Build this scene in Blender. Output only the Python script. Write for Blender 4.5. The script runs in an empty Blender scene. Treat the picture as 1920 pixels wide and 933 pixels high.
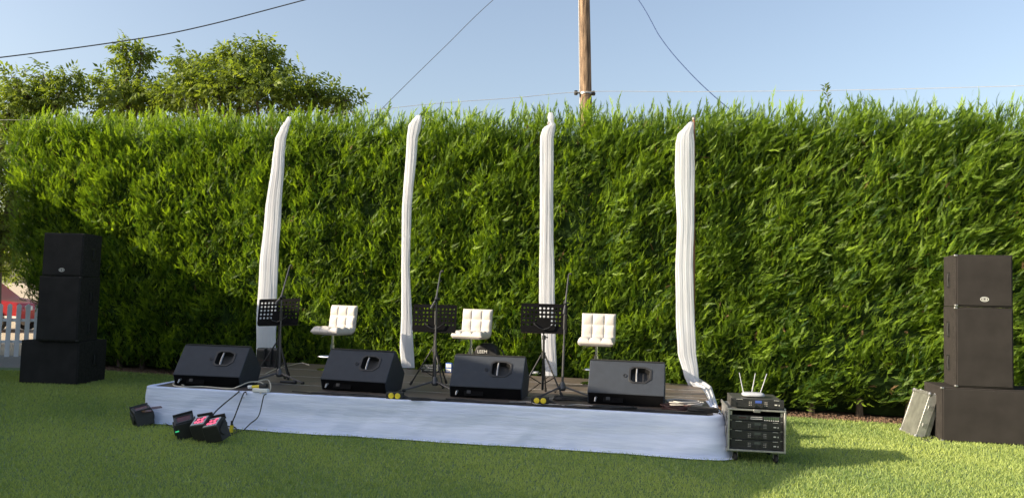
import bpy, math, random
import numpy as np
from mathutils import Vector, Matrix, Euler
from mathutils.geometry import tessellate_polygon
R_ = math.radians
random.seed(7); rng = np.random.default_rng(7)
scn = bpy.context.scene
COL = scn.collection

# ------------------------------------------------------------------ camera, sky, sun, exposure
EYE = 1.4; FPX = 1450.0
PITCH = math.atan((555 - 466.5) / FPX); ROLL = 0.028
c_f = Vector((0, math.cos(PITCH), math.sin(PITCH))); c_r0 = Vector((1, 0, 0)); c_u0 = Vector((0, -math.sin(PITCH), math.cos(PITCH)))
c_u = math.cos(ROLL) * c_u0 - math.sin(ROLL) * c_r0
c_r = math.cos(ROLL) * c_r0 + math.sin(ROLL) * c_u0
cam = bpy.data.cameras.new('camera'); camo = bpy.data.objects.new('camera', cam); COL.objects.link(camo)
M4 = Matrix((c_r, c_u, -c_f)).transposed().to_4x4(); M4.translation = Vector((0, 0, EYE))
camo.matrix_world = M4
cam.sensor_fit = 'HORIZONTAL'; cam.sensor_width = 36; cam.lens = FPX / 1920 * 36; cam.clip_end = 2000; cam.clip_start = 0.05
scn.camera = camo
# where a sight line of the photograph meets the level z, or the upright plane at distance y
def ray(px, py): return c_f + (px - 960) / FPX * c_r + (466.5 - py) / FPX * c_u
def G(px, py, z=0.0):
    d = ray(px, py); return Vector((0, 0, EYE)) + d * ((z - EYE) / d.z)
def Y(px, py, y):
    d = ray(px, py); return Vector((0, 0, EYE)) + d * (y / d.y)

SUN_EL = R_(21.5)
sun_travel = Vector((math.cos(SUN_EL) * math.cos(R_(15)), math.cos(SUN_EL) * math.sin(R_(15)), -math.sin(SUN_EL)))
w = bpy.data.worlds.new('World'); scn.world = w; w.use_nodes = True
wn = w.node_tree.nodes; wl = w.node_tree.links
sky = wn.new('ShaderNodeTexSky'); sky.sky_type = 'NISHITA'; sky.sun_disc = False
sky.sun_elevation = SUN_EL
to_sun = -sun_travel
sky.sun_rotation = math.atan2(to_sun.x, to_sun.y)
sky.air_density = 1.15; sky.dust_density = 3.0; sky.ozone_density = 1.6; sky.altitude = 50
hsv = wn.new('ShaderNodeHueSaturation'); hsv.inputs['Saturation'].default_value = 0.84
wbm = wn.new('ShaderNodeMix'); wbm.data_type = 'RGBA'; wbm.blend_type = 'MULTIPLY'; wbm.inputs[0].default_value = 1; wbm.inputs['B'].default_value = (0.99, 0.975, 0.985, 1)
wl.new(sky.outputs[0], hsv.inputs['Color']); wl.new(hsv.outputs[0], wbm.inputs['A']); wl.new(wbm.outputs['Result'], wn['Background'].inputs[0]); wn['Background'].inputs[1].default_value = 0.116
sl = bpy.data.lights.new('sun', 'SUN'); sl.energy = 4.9; sl.angle = R_(0.35); sl.color = (1.0, 0.85, 0.63)
so = bpy.data.objects.new('sun', sl); COL.objects.link(so); so.location = (-20, -5, 15)
so.rotation_euler = sun_travel.to_track_quat('-Z', 'Y').to_euler()
scn.view_settings.view_transform = 'Standard'; scn.view_settings.look = 'None'
scn.view_settings.exposure = 1.1; scn.view_settings.gamma = 1

# ------------------------------------------------------------------ materials
MATS = {}
def mat(name, col, rough=0.6, metal=0.0, var=0.12, scale=8.0, bump=0.0, bscale=120.0, spec=0.5, col2=None, stretch=None, emit=None, trans=0.0):
    if name in MATS: return MATS[name]
    m = bpy.data.materials.new(name); m.use_nodes = True
    n, l = m.node_tree.nodes, m.node_tree.links
    b = n['Principled BSDF']
    tc = n.new('ShaderNodeTexCoord'); mp = n.new('ShaderNodeMapping'); l.new(tc.outputs['Object'], mp.inputs[0])
    if stretch: mp.inputs['Scale'].default_value = stretch
    nz = n.new('ShaderNodeTexNoise'); nz.inputs['Scale'].default_value = scale; nz.inputs['Detail'].default_value = 6; l.new(mp.outputs[0], nz.inputs[0])
    rp = n.new('ShaderNodeValToRGB'); l.new(nz.outputs[0], rp.inputs[0])
    c2 = col2 or tuple(min(1, c * (1 + var)) for c in col); c1 = col if col2 else tuple(c * (1 - var) for c in col)
    rp.color_ramp.elements[0].position = 0.35; rp.color_ramp.elements[0].color = (*c1, 1)
    rp.color_ramp.elements[1].position = 0.68; rp.color_ramp.elements[1].color = (*c2, 1)
    l.new(rp.outputs[0], b.inputs['Base Color'])
    b.inputs['Roughness'].default_value = rough; b.inputs['Metallic'].default_value = metal
    b.inputs['Specular IOR Level'].default_value = spec
    if bump:
        n2 = n.new('ShaderNodeTexNoise'); n2.inputs['Scale'].default_value = bscale; n2.inputs['Detail'].default_value = 4; l.new(mp.outputs[0], n2.inputs[0])
        bp = n.new('ShaderNodeBump'); bp.inputs['Strength'].default_value = bump; bp.inputs['Distance'].default_value = 0.004
        l.new(n2.outputs[0], bp.inputs['Height']); l.new(bp.outputs[0], b.inputs['Normal'])
    if emit:
        b.inputs['Emission Color'].default_value = (*emit[0], 1); b.inputs['Emission Strength'].default_value = emit[1]
    if trans:
        tr = n.new('ShaderNodeBsdfTranslucent'); l.new(rp.outputs[0], tr.inputs[0]); mx = n.new('ShaderNodeMixShader'); mx.inputs[0].default_value = trans
        l.new(b.outputs[0], mx.inputs[1]); l.new(tr.outputs[0], mx.inputs[2]); l.new(mx.outputs[0], n['Material Output'].inputs[0])
    MATS[name] = m
    return m

def leaf_mat(name, dark, bright, rough=0.5, trans=0.35, tboost=1.6, spec=0.35):
    m = bpy.data.materials.new(name); m.use_nodes = True
    n, l = m.node_tree.nodes, m.node_tree.links
    b = n['Principled BSDF']
    at = n.new('ShaderNodeAttribute'); at.attribute_name = 'tint'
    rp = n.new('ShaderNodeValToRGB'); l.new(at.outputs['Fac'], rp.inputs[0])
    rp.color_ramp.elements[0].color = (*dark, 1); rp.color_ramp.elements[1].color = (*bright, 1)
    l.new(rp.outputs[0], b.inputs['Base Color']); b.inputs['Roughness'].default_value = rough; b.inputs['Specular IOR Level'].default_value = spec
    tr = n.new('ShaderNodeBsdfTranslucent')
    mu = n.new('ShaderNodeMix'); mu.data_type = 'RGBA'; mu.blend_type = 'MULTIPLY'; mu.inputs[0].default_value = 1
    mu.inputs['B'].default_value = (tboost * 1.15, tboost * 1.1, tboost * 0.4, 1); mu.clamp_result = False
    l.new(rp.outputs[0], mu.inputs['A']); l.new(mu.outputs['Result'], tr.inputs[0])
    mx = n.new('ShaderNodeMixShader'); mx.inputs[0].default_value = trans
    l.new(b.outputs[0], mx.inputs[1]); l.new(tr.outputs[0], mx.inputs[2]); l.new(mx.outputs[0], n['Material Output'].inputs[0])
    return m

BLK_CARPET = mat('speaker_carpet', (0.028, 0.027, 0.027), 0.95, var=0.25, scale=30, bump=0.6, bscale=260, spec=0.15)
BROWN_CARPET = mat('worn_speaker_carpet', (0.030, 0.027, 0.026), 0.95, var=0.16, scale=14, bump=0.7, bscale=240, spec=0.15)
GRILLE_BRN = mat('worn_grille_cloth', (0.029, 0.026, 0.025), 0.9, var=0.14, scale=5, bump=0.5, bscale=400, spec=0.2)
GRILLE_BLK = mat('grille_cloth', (0.024, 0.023, 0.023), 0.9, var=0.18, scale=5, bump=0.5, bscale=400, spec=0.2)
PAINT_BLK = mat('textured_black_paint', (0.021, 0.028, 0.041), 0.62, var=0.10, scale=12, bump=0.5, bscale=420, spec=0.45)
PLASTIC = mat('black_plastic', (0.018, 0.018, 0.019), 0.45, var=0.2, scale=20)
RUBBER = mat('black_rubber', (0.02, 0.02, 0.02), 0.75, var=0.2, scale=20)
MIC_METAL = mat('grey_stand_metal', (0.085, 0.085, 0.092), 0.35, metal=0.4, var=0.15, scale=20)
METAL_BLK = mat('black_metal', (0.022, 0.022, 0.024), 0.42, metal=0.3, var=0.15, scale=20)
CHROME = mat('chrome', (0.75, 0.75, 0.76), 0.14, metal=1.0, var=0.05, scale=6)
ALU = mat('aluminium', (0.42, 0.42, 0.41), 0.42, metal=0.8, var=0.14, scale=25)
STEEL = mat('dull_steel', (0.36, 0.36, 0.36), 0.42, metal=0.9, var=0.2, scale=30)
LEATHER = mat('white_leather', (0.54, 0.51, 0.48), 0.42, var=0.03, scale=6, bump=0.15, bscale=200)
SEAM = mat('white_seam', (0.50, 0.46, 0.42), 0.6, var=0.05)
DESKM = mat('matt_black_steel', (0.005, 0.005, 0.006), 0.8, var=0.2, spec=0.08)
ROUTER_W = mat('router_plastic', (0.40, 0.42, 0.46), 0.4, var=0.04)
YELLOW = mat('yellow_plastic', (0.80, 0.62, 0.03), 0.42, var=0.06)
WHITE_PL = mat('white_plastic', (0.78, 0.78, 0.77), 0.35, var=0.04)
CREAM_PL = mat('cream_cable', (0.62, 0.57, 0.47), 0.5, var=0.08)
GREY_CABLE = mat('grey_cable', (0.40, 0.38, 0.36), 0.5, var=0.1)
RED_CABLE = mat('dark_red_cable', (0.045, 0.015, 0.015), 0.5, var=0.15)
SILVER_MARK = mat('silver_print', (0.62, 0.62, 0.60), 0.4, metal=0.3, var=0.05)
DARK_HOLE = mat('dark_inside', (0.008, 0.008, 0.008), 0.9, var=0.2)
WOOD_POLE = mat('weathered_pole_wood', (0.055, 0.032, 0.02), 0.9, scale=6, bump=1.0, bscale=30, col2=(0.31, 0.215, 0.14), stretch=(7, 7, 0.4))
POST_WOOD = mat('stained_post_wood', (0.16, 0.07, 0.035), 0.7, scale=6, col2=(0.24, 0.11, 0.06), stretch=(8, 8, 0.6))
BARK = mat('bark', (0.09, 0.065, 0.045), 0.95, scale=10, col2=(0.17, 0.13, 0.10), bump=0.8, bscale=40, stretch=(3, 3, 0.7))
SOIL = mat('soil', (0.085, 0.050, 0.032), 0.98, scale=9, col2=(0.21, 0.13, 0.085), bump=1.0, bscale=60)
GRAVEL = mat('grey_gravel', (0.17, 0.165, 0.155), 0.95, scale=60, col2=(0.30, 0.285, 0.26), bump=1.0, bscale=90)
YARD = mat('pale_gravel', (0.36, 0.29, 0.20), 0.95, scale=30, col2=(0.50, 0.42, 0.31), bump=1.0, bscale=60)
FENCE_W = mat('white_fence_paint', (0.84, 0.85, 0.87), 0.55, var=0.06, scale=5)
BLUE_PL = mat('blue_plastic', (0.05, 0.12, 0.42), 0.45, var=0.1)
CAR_RED = mat('red_car_paint', (0.40, 0.025, 0.03), 0.28, var=0.04)
GLASS_D = mat('dark_window_glass', (0.03, 0.035, 0.04), 0.06, var=0.1)
RENDER_W = mat('cream_render', (0.58, 0.53, 0.45), 0.9, scale=4, var=0.08)
TILE = mat('clay_roof_tile', (0.30, 0.12, 0.07), 0.85, scale=12, var=0.3)
def cloth_mat(name, col, trans):
    m = mat(name, col, 0.85, var=0.03, scale=3, bump=0.12, bscale=300, spec=0.2, trans=trans)
    return m
CLOTH = cloth_mat('white_voile', (0.84, 0.86, 0.92), 0.46)
def skirt_material():
    m = bpy.data.materials.new('white_skirt_fabric'); m.use_nodes = True
    n, l = m.node_tree.nodes, m.node_tree.links; b = n['Principled BSDF']
    tc = n.new('ShaderNodeTexCoord')
    mp = n.new('ShaderNodeMapping'); mp.inputs['Scale'].default_value = (0.7, 0.7, 7.0); l.new(tc.outputs['Object'], mp.inputs[0])
    nz = n.new('ShaderNodeTexNoise'); nz.inputs['Scale'].default_value = 2.2; nz.inputs['Detail'].default_value = 8; l.new(mp.outputs[0], nz.inputs[0])
    rp = n.new('ShaderNodeValToRGB'); l.new(nz.outputs[0], rp.inputs[0])
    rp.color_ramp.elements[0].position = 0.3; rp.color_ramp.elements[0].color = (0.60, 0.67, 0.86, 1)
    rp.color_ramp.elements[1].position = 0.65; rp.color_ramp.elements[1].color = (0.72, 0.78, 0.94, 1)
    l.new(rp.outputs[0], b.inputs['Base Color']); b.inputs['Roughness'].default_value = 0.85; b.inputs['Specular IOR Level'].default_value = 0.15
    bp = n.new('ShaderNodeBump'); bp.inputs['Strength'].default_value = 0.45; bp.inputs['Distance'].default_value = 0.02
    mp2 = n.new('ShaderNodeMapping'); mp2.inputs['Scale'].default_value = (1.2, 1.2, 9.0); l.new(tc.outputs['Object'], mp2.inputs[0])
    n2 = n.new('ShaderNodeTexNoise'); n2.inputs['Scale'].default_value = 3.5; n2.inputs['Detail'].default_value = 5; l.new(mp2.outputs[0], n2.inputs[0])
    l.new(n2.outputs[0], bp.inputs['Height']); l.new(bp.outputs[0], b.inputs['Normal'])
    return m
SKIRT = skirt_material()
def deck_material():
    m = bpy.data.materials.new('worn_black_plywood'); m.use_nodes = True
    n, l = m.node_tree.nodes, m.node_tree.links; b = n['Principled BSDF']
    tc = n.new('ShaderNodeTexCoord')
    mp = n.new('ShaderNodeMapping'); mp.inputs['Scale'].default_value = (1.0, 3.0, 1.0); l.new(tc.outputs['Object'], mp.inputs[0])
    nz = n.new('ShaderNodeTexNoise'); nz.inputs['Scale'].default_value = 2.5; nz.inputs['Detail'].default_value = 9; nz.inputs['Roughness'].default_value = 0.7; l.new(mp.outputs[0], nz.inputs[0])
    rp = n.new('ShaderNodeValToRGB'); l.new(nz.outputs[0], rp.inputs[0])
    rp.color_ramp.elements[0].position = 0.3; rp.color_ramp.elements[0].color = (0.045, 0.040, 0.038, 1)
    rp.color_ramp.elements[1].position = 0.75; rp.color_ramp.elements[1].color = (0.165, 0.125, 0.098, 1)
    l.new(rp.outputs[0], b.inputs['Base Color'])
    r2 = n.new('ShaderNodeMapRange'); r2.inputs['To Min'].default_value = 0.38; r2.inputs['To Max'].default_value = 0.62; l.new(nz.outputs[0], r2.inputs[0]); l.new(r2.outputs[0], b.inputs['Roughness'])
    bp = n.new('ShaderNodeBump'); bp.inputs['Strength'].default_value = 0.3; bp.inputs['Distance'].default_value = 0.003
    n2 = n.new('ShaderNodeTexNoise'); n2.inputs['Scale'].default_value = 150; l.new(tc.outputs['Object'], n2.inputs[0]); l.new(n2.outputs[0], bp.inputs['Height']); l.new(bp.outputs[0], b.inputs['Normal'])
    return m
DECK = deck_material()
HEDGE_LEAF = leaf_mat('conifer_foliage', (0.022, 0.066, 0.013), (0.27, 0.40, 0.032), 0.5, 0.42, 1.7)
WALNUT_LEAF = leaf_mat('walnut_foliage', (0.060, 0.100, 0.020), (0.20, 0.26, 0.05), 0.55, 0.42, 1.7, 0.25)
TURF = leaf_mat('turf_blades', (0.16, 0.25, 0.085), (0.42, 0.49, 0.155), 0.55, 0.36, 1.4, 0.3)
TURF_BASE = mat('turf_backing', (0.13, 0.19, 0.07), 0.95, scale=20, var=0.3)
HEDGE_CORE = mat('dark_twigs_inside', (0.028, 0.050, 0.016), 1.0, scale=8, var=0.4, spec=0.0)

# ------------------------------------------------------------------ mesh tools
class MB:
    def __init__(s): s.v = []; s.f = []
    def add(s, vs, fs):
        o = len(s.v); s.v += [tuple(p) for p in vs]; s.f += [tuple(i + o for i in f) for f in fs]; return s
    def box(s, c, d, rot=None):
        c = Vector(c); hx, hy, hz = d[0] / 2, d[1] / 2, d[2] / 2
        ps = [Vector((x, y, z)) for z in (-hz, hz) for x, y in ((-hx, -hy), (hx, -hy), (hx, hy), (-hx, hy))]
        if rot is not None:
            q = rot if isinstance(rot, Matrix) else Euler(rot).to_matrix()
            ps = [q @ p for p in ps]
        return s.add([p + c for p in ps], [(0, 3, 2, 1), (4, 5, 6, 7), (0, 1, 5, 4), (1, 2, 6, 5), (2, 3, 7, 6), (3, 0, 4, 7)])
    def tube(s, pts, r, n=8, cap=True):
        pts = [Vector(p) for p in pts]; N = len(pts)
        rs = r if isinstance(r, (list, tuple)) else [r] * N
        vs = []; fs = []; prev = None
        for i, p in enumerate(pts):
            t = (pts[min(i + 1, N - 1)] - pts[max(i - 1, 0)])
            t = t.normalized() if t.length > 1e-9 else Vector((0, 0, 1))
            if prev is None:
                a = Vector((0, 0, 1)) if abs(t.z) < 0.9 else Vector((1, 0, 0))
                a = (a - t * a.dot(t)).normalized()
            else:
                a = prev - t * prev.dot(t); a = a.normalized() if a.length > 1e-6 else t.orthogonal().normalized()
            prev = a; b = t.cross(a)
            for k in range(n):
                an = 2 * math.pi * k / n; vs.append(p + (a * math.cos(an) + b * math.sin(an)) * rs[i])
        for i in range(N - 1):
            for k in range(n):
                k2 = (k + 1) % n; fs.append((i * n + k, i * n + k2, (i + 1) * n + k2, (i + 1) * n + k))
        if cap:
            fs.append(tuple(range(n - 1, -1, -1))); fs.append(tuple((N - 1) * n + k for k in range(n)))
        return s.add(vs, fs)
    def prism(s, poly, x0, x1):          # polygon in (y,z), extruded along x
        n = len(poly); vs = [(x0, a, b) for a, b in poly] + [(x1, a, b) for a, b in poly]
        fs = [tuple(range(n)), tuple(range(2 * n - 1, n - 1, -1))]
        for i in range(n):
            j = (i + 1) % n; fs.append((i, i + n, j + n, j))
        return s.add(vs, fs)
    def lathe(s, prof, n=24, c=(0, 0, 0)):
        vs = []; fs = []; m = len(prof)
        for k in range(n):
            a = 2 * math.pi * k / n
            vs += [(c[0] + r * math.cos(a), c[1] + r * math.sin(a), c[2] + z) for r, z in prof]
        for k in range(n):
            k2 = (k + 1) % n
            for i in range(m - 1): fs.append((k * m + i, k2 * m + i, k2 * m + i + 1, k * m + i + 1))
        if prof[0][0] > 1e-6: fs.append(tuple(k * m for k in range(n - 1, -1, -1)))
        if prof[-1][0] > 1e-6: fs.append(tuple(k * m + m - 1 for k in range(n)))
        return s.add(vs, fs)
    def plate(s, outer, holes, fn, t):   # flat plate with holes, outline in 2D mapped through fn(u,v,w), thickness t
        polys = [outer] + holes; tri = tessellate_polygon([[Vector((a, b, 0)) for a, b in p] for p in polys])
        flat = [q for p in polys for q in p]; N = len(flat)
        vs = [fn(a, b, 0) for a, b in flat]; fs = [tuple(x) for x in tri]
        if t:
            vs += [fn(a, b, t) for a, b in flat]; fs += [tuple(i + N for i in reversed(x)) for x in tri]
            o = 0
            for p in polys:
                k = len(p)
                for i in range(k): j = (i + 1) % k; fs.append((o + i, o + j, o + j + N, o + i + N))
                o += k
        return s.add(vs, fs)
    def grid(s, P, close=False):         # P: rows of points
        r, c = len(P), len(P[0]); vs = [p for row in P for p in row]; fs = []
        for i in range(r - 1):
            for j in range(c if close else c - 1):
                j2 = (j + 1) % c; fs.append((i * c + j, i * c + j2, (i + 1) * c + j2, (i + 1) * c + j))
        return s.add(vs, fs)
    def build(s, name, m, parent=None, bevel=0, smooth=35, fix=True, seg=2):
        me = bpy.data.meshes.new(name); me.from_pydata([tuple(p) for p in s.v], [], s.f); me.validate()
        if fix:
            import bmesh
            bm = bmesh.new(); bm.from_mesh(me); bmesh.ops.recalc_face_normals(bm, faces=bm.faces); bm.to_mesh(me); bm.free()
        if smooth is not None:
            me.shade_smooth() if hasattr(me, 'shade_smooth') else me.polygons.foreach_set('use_smooth', [True] * len(me.polygons))
            if smooth < 180: me.set_sharp_from_angle(angle=R_(smooth))
        me.materials.append(m)
        o = bpy.data.objects.new(name, me); COL.objects.link(o)
        if parent: o.parent = parent
        if bevel:
            b = o.modifiers.new('bevel', 'BEVEL'); b.width = bevel; b.segments = seg; b.limit_method = 'ANGLE'; b.angle_limit = R_(40)
        return o
def tag(o, label=None, cat=None, group=None, kind=None):
    if label: o['label'] = label
    if cat: o['category'] = cat
    if group: o['group'] = group
    if kind: o['kind'] = kind
    return o
def thing(name, label, cat, loc=(0, 0, 0), rz=0.0, group=None):
    o = bpy.data.objects.new(name, None); COL.objects.link(o); o.location = loc
    o.rotation_euler = rz if isinstance(rz, (tuple, Euler)) else (0, 0, rz); o.empty_display_size = 0.1
    return tag(o, label, cat, group)
def kids(o): return [c for c in bpy.data.objects if c.parent == o]
def dup(root, loc, rz, label):
    r = root.copy(); COL.objects.link(r); r.location = loc; r.rotation_euler = rz if isinstance(rz, (tuple, Euler)) else (0, 0, rz); r['label'] = label
    for ch in kids(root):
        if ch.parent != root: continue
        c = ch.copy(); COL.objects.link(c); c.parent = r
        for g in kids(ch):
            d = g.copy(); COL.objects.link(d); d.parent = c
    return r
def spline(pts, n=8):
    P = [Vector(p) for p in pts]; P = [P[0] * 2 - P[1]] + P + [P[-1] * 2 - P[-2]]; out = []
    for i in range(1, len(P) - 2):
        for k in range(n):
            t = k / n; a, b, c, d = P[i - 1:i + 3]
            out.append(0.5 * ((2 * b) + (c - a) * t + (2 * a - 5 * b + 4 * c - d) * t * t + (3 * b - a - 3 * c + d) * t ** 3))
    out.append(P[-2]); return out
def text_mesh(txt, size, name, m, parent, loc, rot, depth=0.0015):
    cu = bpy.data.curves.new('lettering', 'FONT'); cu.body = txt; cu.size = size; cu.extrude = depth; cu.align_x = 'CENTER'; cu.align_y = 'CENTER'
    t = bpy.data.objects.new('t', cu); COL.objects.link(t); bpy.context.view_layer.update()
    me = bpy.data.meshes.new_from_object(t.evaluated_get(bpy.context.evaluated_depsgraph_get())); bpy.data.objects.remove(t)
    me.materials.clear(); me.materials.append(m)
    o = bpy.data.objects.new(name, me); COL.objects.link(o); o.parent = parent; o.location = loc; o.rotation_euler = rot
    return o
def np_mesh(name, V, F, m, tint=None, parent=None, smooth=False):   # V (n,3), F (k,3)
    me = bpy.data.meshes.new(name); me.vertices.add(len(V)); me.vertices.foreach_set('co', V.astype(np.float32).ravel())
    me.loops.add(F.size); me.loops.foreach_set('vertex_index', F.astype(np.int32).ravel())
    me.polygons.add(len(F)); me.polygons.foreach_set('loop_start', np.arange(0, F.size, 3, dtype=np.int32))
    me.polygons.foreach_set('loop_total', np.full(len(F), 3, dtype=np.int32))
    if tint is not None:
        a = me.attributes.new('tint', 'FLOAT', 'POINT'); a.data.foreach_set('value', tint.astype(np.float32))
    me.update(calc_edges=True)
    me.materials.append(m); o = bpy.data.objects.new(name, me); COL.objects.link(o)
    if parent: o.parent = parent
    return o
def frames(D, rng, flat=None):          # rotation matrices whose first column is D, rolled randomly or towards a flat normal
    D = D / np.linalg.norm(D, axis=1, keepdims=True)
    A = rng.normal(size=D.shape) if flat is None else flat + rng.normal(size=D.shape) * 0.6
    B = np.cross(A, D); B /= np.linalg.norm(B, axis=1, keepdims=True); C = np.cross(D, B)
    return np.stack([D, B, C], axis=2)
def scatter(temps, P, Rm, S, tint, rng):
    Vs, Fs, Ts = [], [], []; off = 0
    which = rng.integers(0, len(temps), len(P))
    for k, (tv, tf, tt) in enumerate(temps):
        idx = np.where(which == k)[0]
        if not len(idx): continue
        V = np.einsum('mij,nj->mni', Rm[idx], tv) * S[idx, None, None] + P[idx, None, :]
        n = len(tv); F = tf[None] + (np.arange(len(idx)) * n)[:, None, None] + off
        T = np.clip(tint[idx, None] + tt[None], 0, 1)
        Vs.append(V.reshape(-1, 3)); Fs.append(F.reshape(-1, 3)); Ts.append(T.ravel()); off += len(idx) * n
    return np.concatenate(Vs), np.concatenate(Fs), np.concatenate(Ts)

# ------------------------------------------------------------------ ground
STZ = 0.36
def edge_y(x): return 12.45 - 0.30 * (x + 5.6)          # far edge of the lawn
def hedge_y(x): return edge_y(x) + 0.12
def sheet(name, poly, z, m, kind='structure'):
    b = MB(); b.add([(x, y, z) for x, y in poly], [tuple(range(len(poly)))]); o = b.build(name, m, smooth=None, fix=False)
    if o.data.polygons[0].normal.z < 0: o.data.flip_normals()
    return tag(o, kind=kind)
sheet('ground', [(-900, -600), (900, -600), (900, 1200), (-900, 1200)], -0.012, YARD)
sheet('lawn', [(-14, -10), (16, -10), (16, edge_y(16)), (-7.2, edge_y(-7.2)), (-14, 12.3)], 0.0, TURF_BASE)
sheet('soil_strip', [(-7.6, edge_y(-7.6) - 0.05), (16, edge_y(16) - 0.05), (16, edge_y(16) + 2.6), (-7.6, edge_y(-7.6) + 2.6)], -0.004, SOIL)
sheet('gravel_path', [(-14, 12.35), (-7.0, 13.0), (-7.6, 15.2), (-14, 14.8)], -0.008, GRAVEL)

# turf blades
N = 560000
x = rng.uniform(-9.5, 7.5, N); y = 4.9 + (rng.random(N) ** 1.35) * 8.2
keep = (y < np.where(x < -7.2, 12.35, 12.45 - 0.30 * (x + 5.6)) + rng.normal(0, 0.02, N)) & (np.abs(x) < 0.70 * y + 0.3)
sy = 8.06 + (x + 3.75) * (-0.184)
keep &= ~((x > -3.7) & (x < 2.1) & (y > sy + 0.1) & (y < sy + 2.7))
x, y = x[keep], y[keep]; n = len(x)
h = rng.uniform(0.016, 0.034, n); a = rng.uniform(0, 2 * np.pi, n); wd = rng.uniform(0.0022, 0.0040, n) * (0.6 + y / 9)
la = rng.uniform(0, 2 * np.pi, n); ln = rng.uniform(0.2, 1.0, n) * h
V = np.zeros((n, 3, 3)); V[:, 0] = np.stack([x - np.cos(a) * wd, y - np.sin(a) * wd, np.zeros(n)], 1)
V[:, 1] = np.stack([x + np.cos(a) * wd, y + np.sin(a) * wd, np.zeros(n)], 1)
V[:, 2] = np.stack([x + np.cos(la) * ln, y + np.sin(la) * ln, h], 1)
patch = 0.5 + 0.13 * np.sin(x * 1.7 + 1.3 * np.sin(y * 1.1)) + 0.12 * np.sin(y * 2.3 + x * 0.7) + 0.08 * np.sin(x * 5.1 + y * 3.3)
t = np.clip(patch + rng.normal(0, 0.22, n), 0, 1)
g = np_mesh('grass', V.reshape(-1, 3), np.arange(n * 3).reshape(-1, 3), TURF, np.repeat(t, 3)); tag(g, 'short artificial grass blades covering the lawn', 'grass', kind='stuff')

# soil crumbs and dead hedge litter
n = 9000; x = rng.uniform(-7.4, 8, n); y = 12.45 - 0.30 * (x + 5.6) + rng.uniform(-0.05, 0.5, n) ; s = rng.uniform(0.006, 0.022, n)
P = np.stack([x, y, s * 0.4], 1); tv = np.array([(1, 0, 0), (-.5, .86, 0), (-.5, -.86, 0), (0, 0, 1.1)], float); tf = np.array([(0, 1, 3), (1, 2, 3), (2, 0, 3)])
V, F, T = scatter([(tv, tf, np.zeros(4))], P, frames(np.stack([rng.normal(size=n), rng.normal(size=n), 0.1 * rng.normal(size=n)], 1), rng, np.array([[0, 0, 1.]] * n)), s, np.zeros(n), rng)
tag(np_mesh('soil_litter', V, F, SOIL), 'brown crumbs of soil and dead needles under the hedge', 'soil', kind='stuff')

# ------------------------------------------------------------------ hedge
def spray_template(seed):
    r = np.random.default_rng(seed); V = []; F = []; T = []
    def blade(p, q, w, up, t0, t1):
        d = q - p; s = np.cross(d, up); s = s / (np.linalg.norm(s) + 1e-9) * w; o = len(V)
        V.extend([p - s, p + s * 1.0, q]); F.append((o, o + 1, o + 2)); T.extend([t0, t0, t1])
    up = np.array([0, 0, 1.0]); K = 7; bend = r.uniform(-0.15, 0.30)
    ax = lambda u: np.array([u, 0.10 * math.sin(u * 2.5) * r.choice([1]), bend * u * u])
    prev = ax(0)
    for k in range(4): q = ax((k + 1) / 4); blade(prev, q, 0.014, up, -0.10, 0.0); prev = q
    for k in range(K):
        u = 0.08 + 0.84 * k / K
        L = 0.24 * (1 - u) ** 0.6 * r.uniform(0.7, 1.3) + 0.07
        for sgn in (-1, 1):
            p = ax(u + r.uniform(-0.03, 0.03)); an = R_(r.uniform(18, 38))
            q = p + np.array([math.cos(an) * L, sgn * math.sin(an) * L, r.uniform(-0.05, 0.08)])
            blade(p, q, 0.029 * r.uniform(0.8, 1.25), up, -0.08, 0.16)
            if L > 0.26:
                m = p + (q - p) * 0.5; q2 = m + np.array([math.cos(an * 0.2) * L * 0.42, sgn * math.sin(an * 0.2) * L * 0.35, 0])
                blade(m, q2, 0.024, up, -0.02, 0.16)
    blade(ax(0.86), ax(1.12), 0.026, up, 0.0, 0.2)
    return np.array(V), np.array(F), np.array(T)
SPR = [spray_template(s) for s in range(5)]
XL, XR, HT = -8.9, 8.0, 3.88
def ht(x): return HT - 0.03 * x
hd = np.array([1, -0.30, 0]) / math.hypot(1, .3); hn = np.array([-0.30, -1, 0]) / math.hypot(1, .3)      # along, outward
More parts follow.
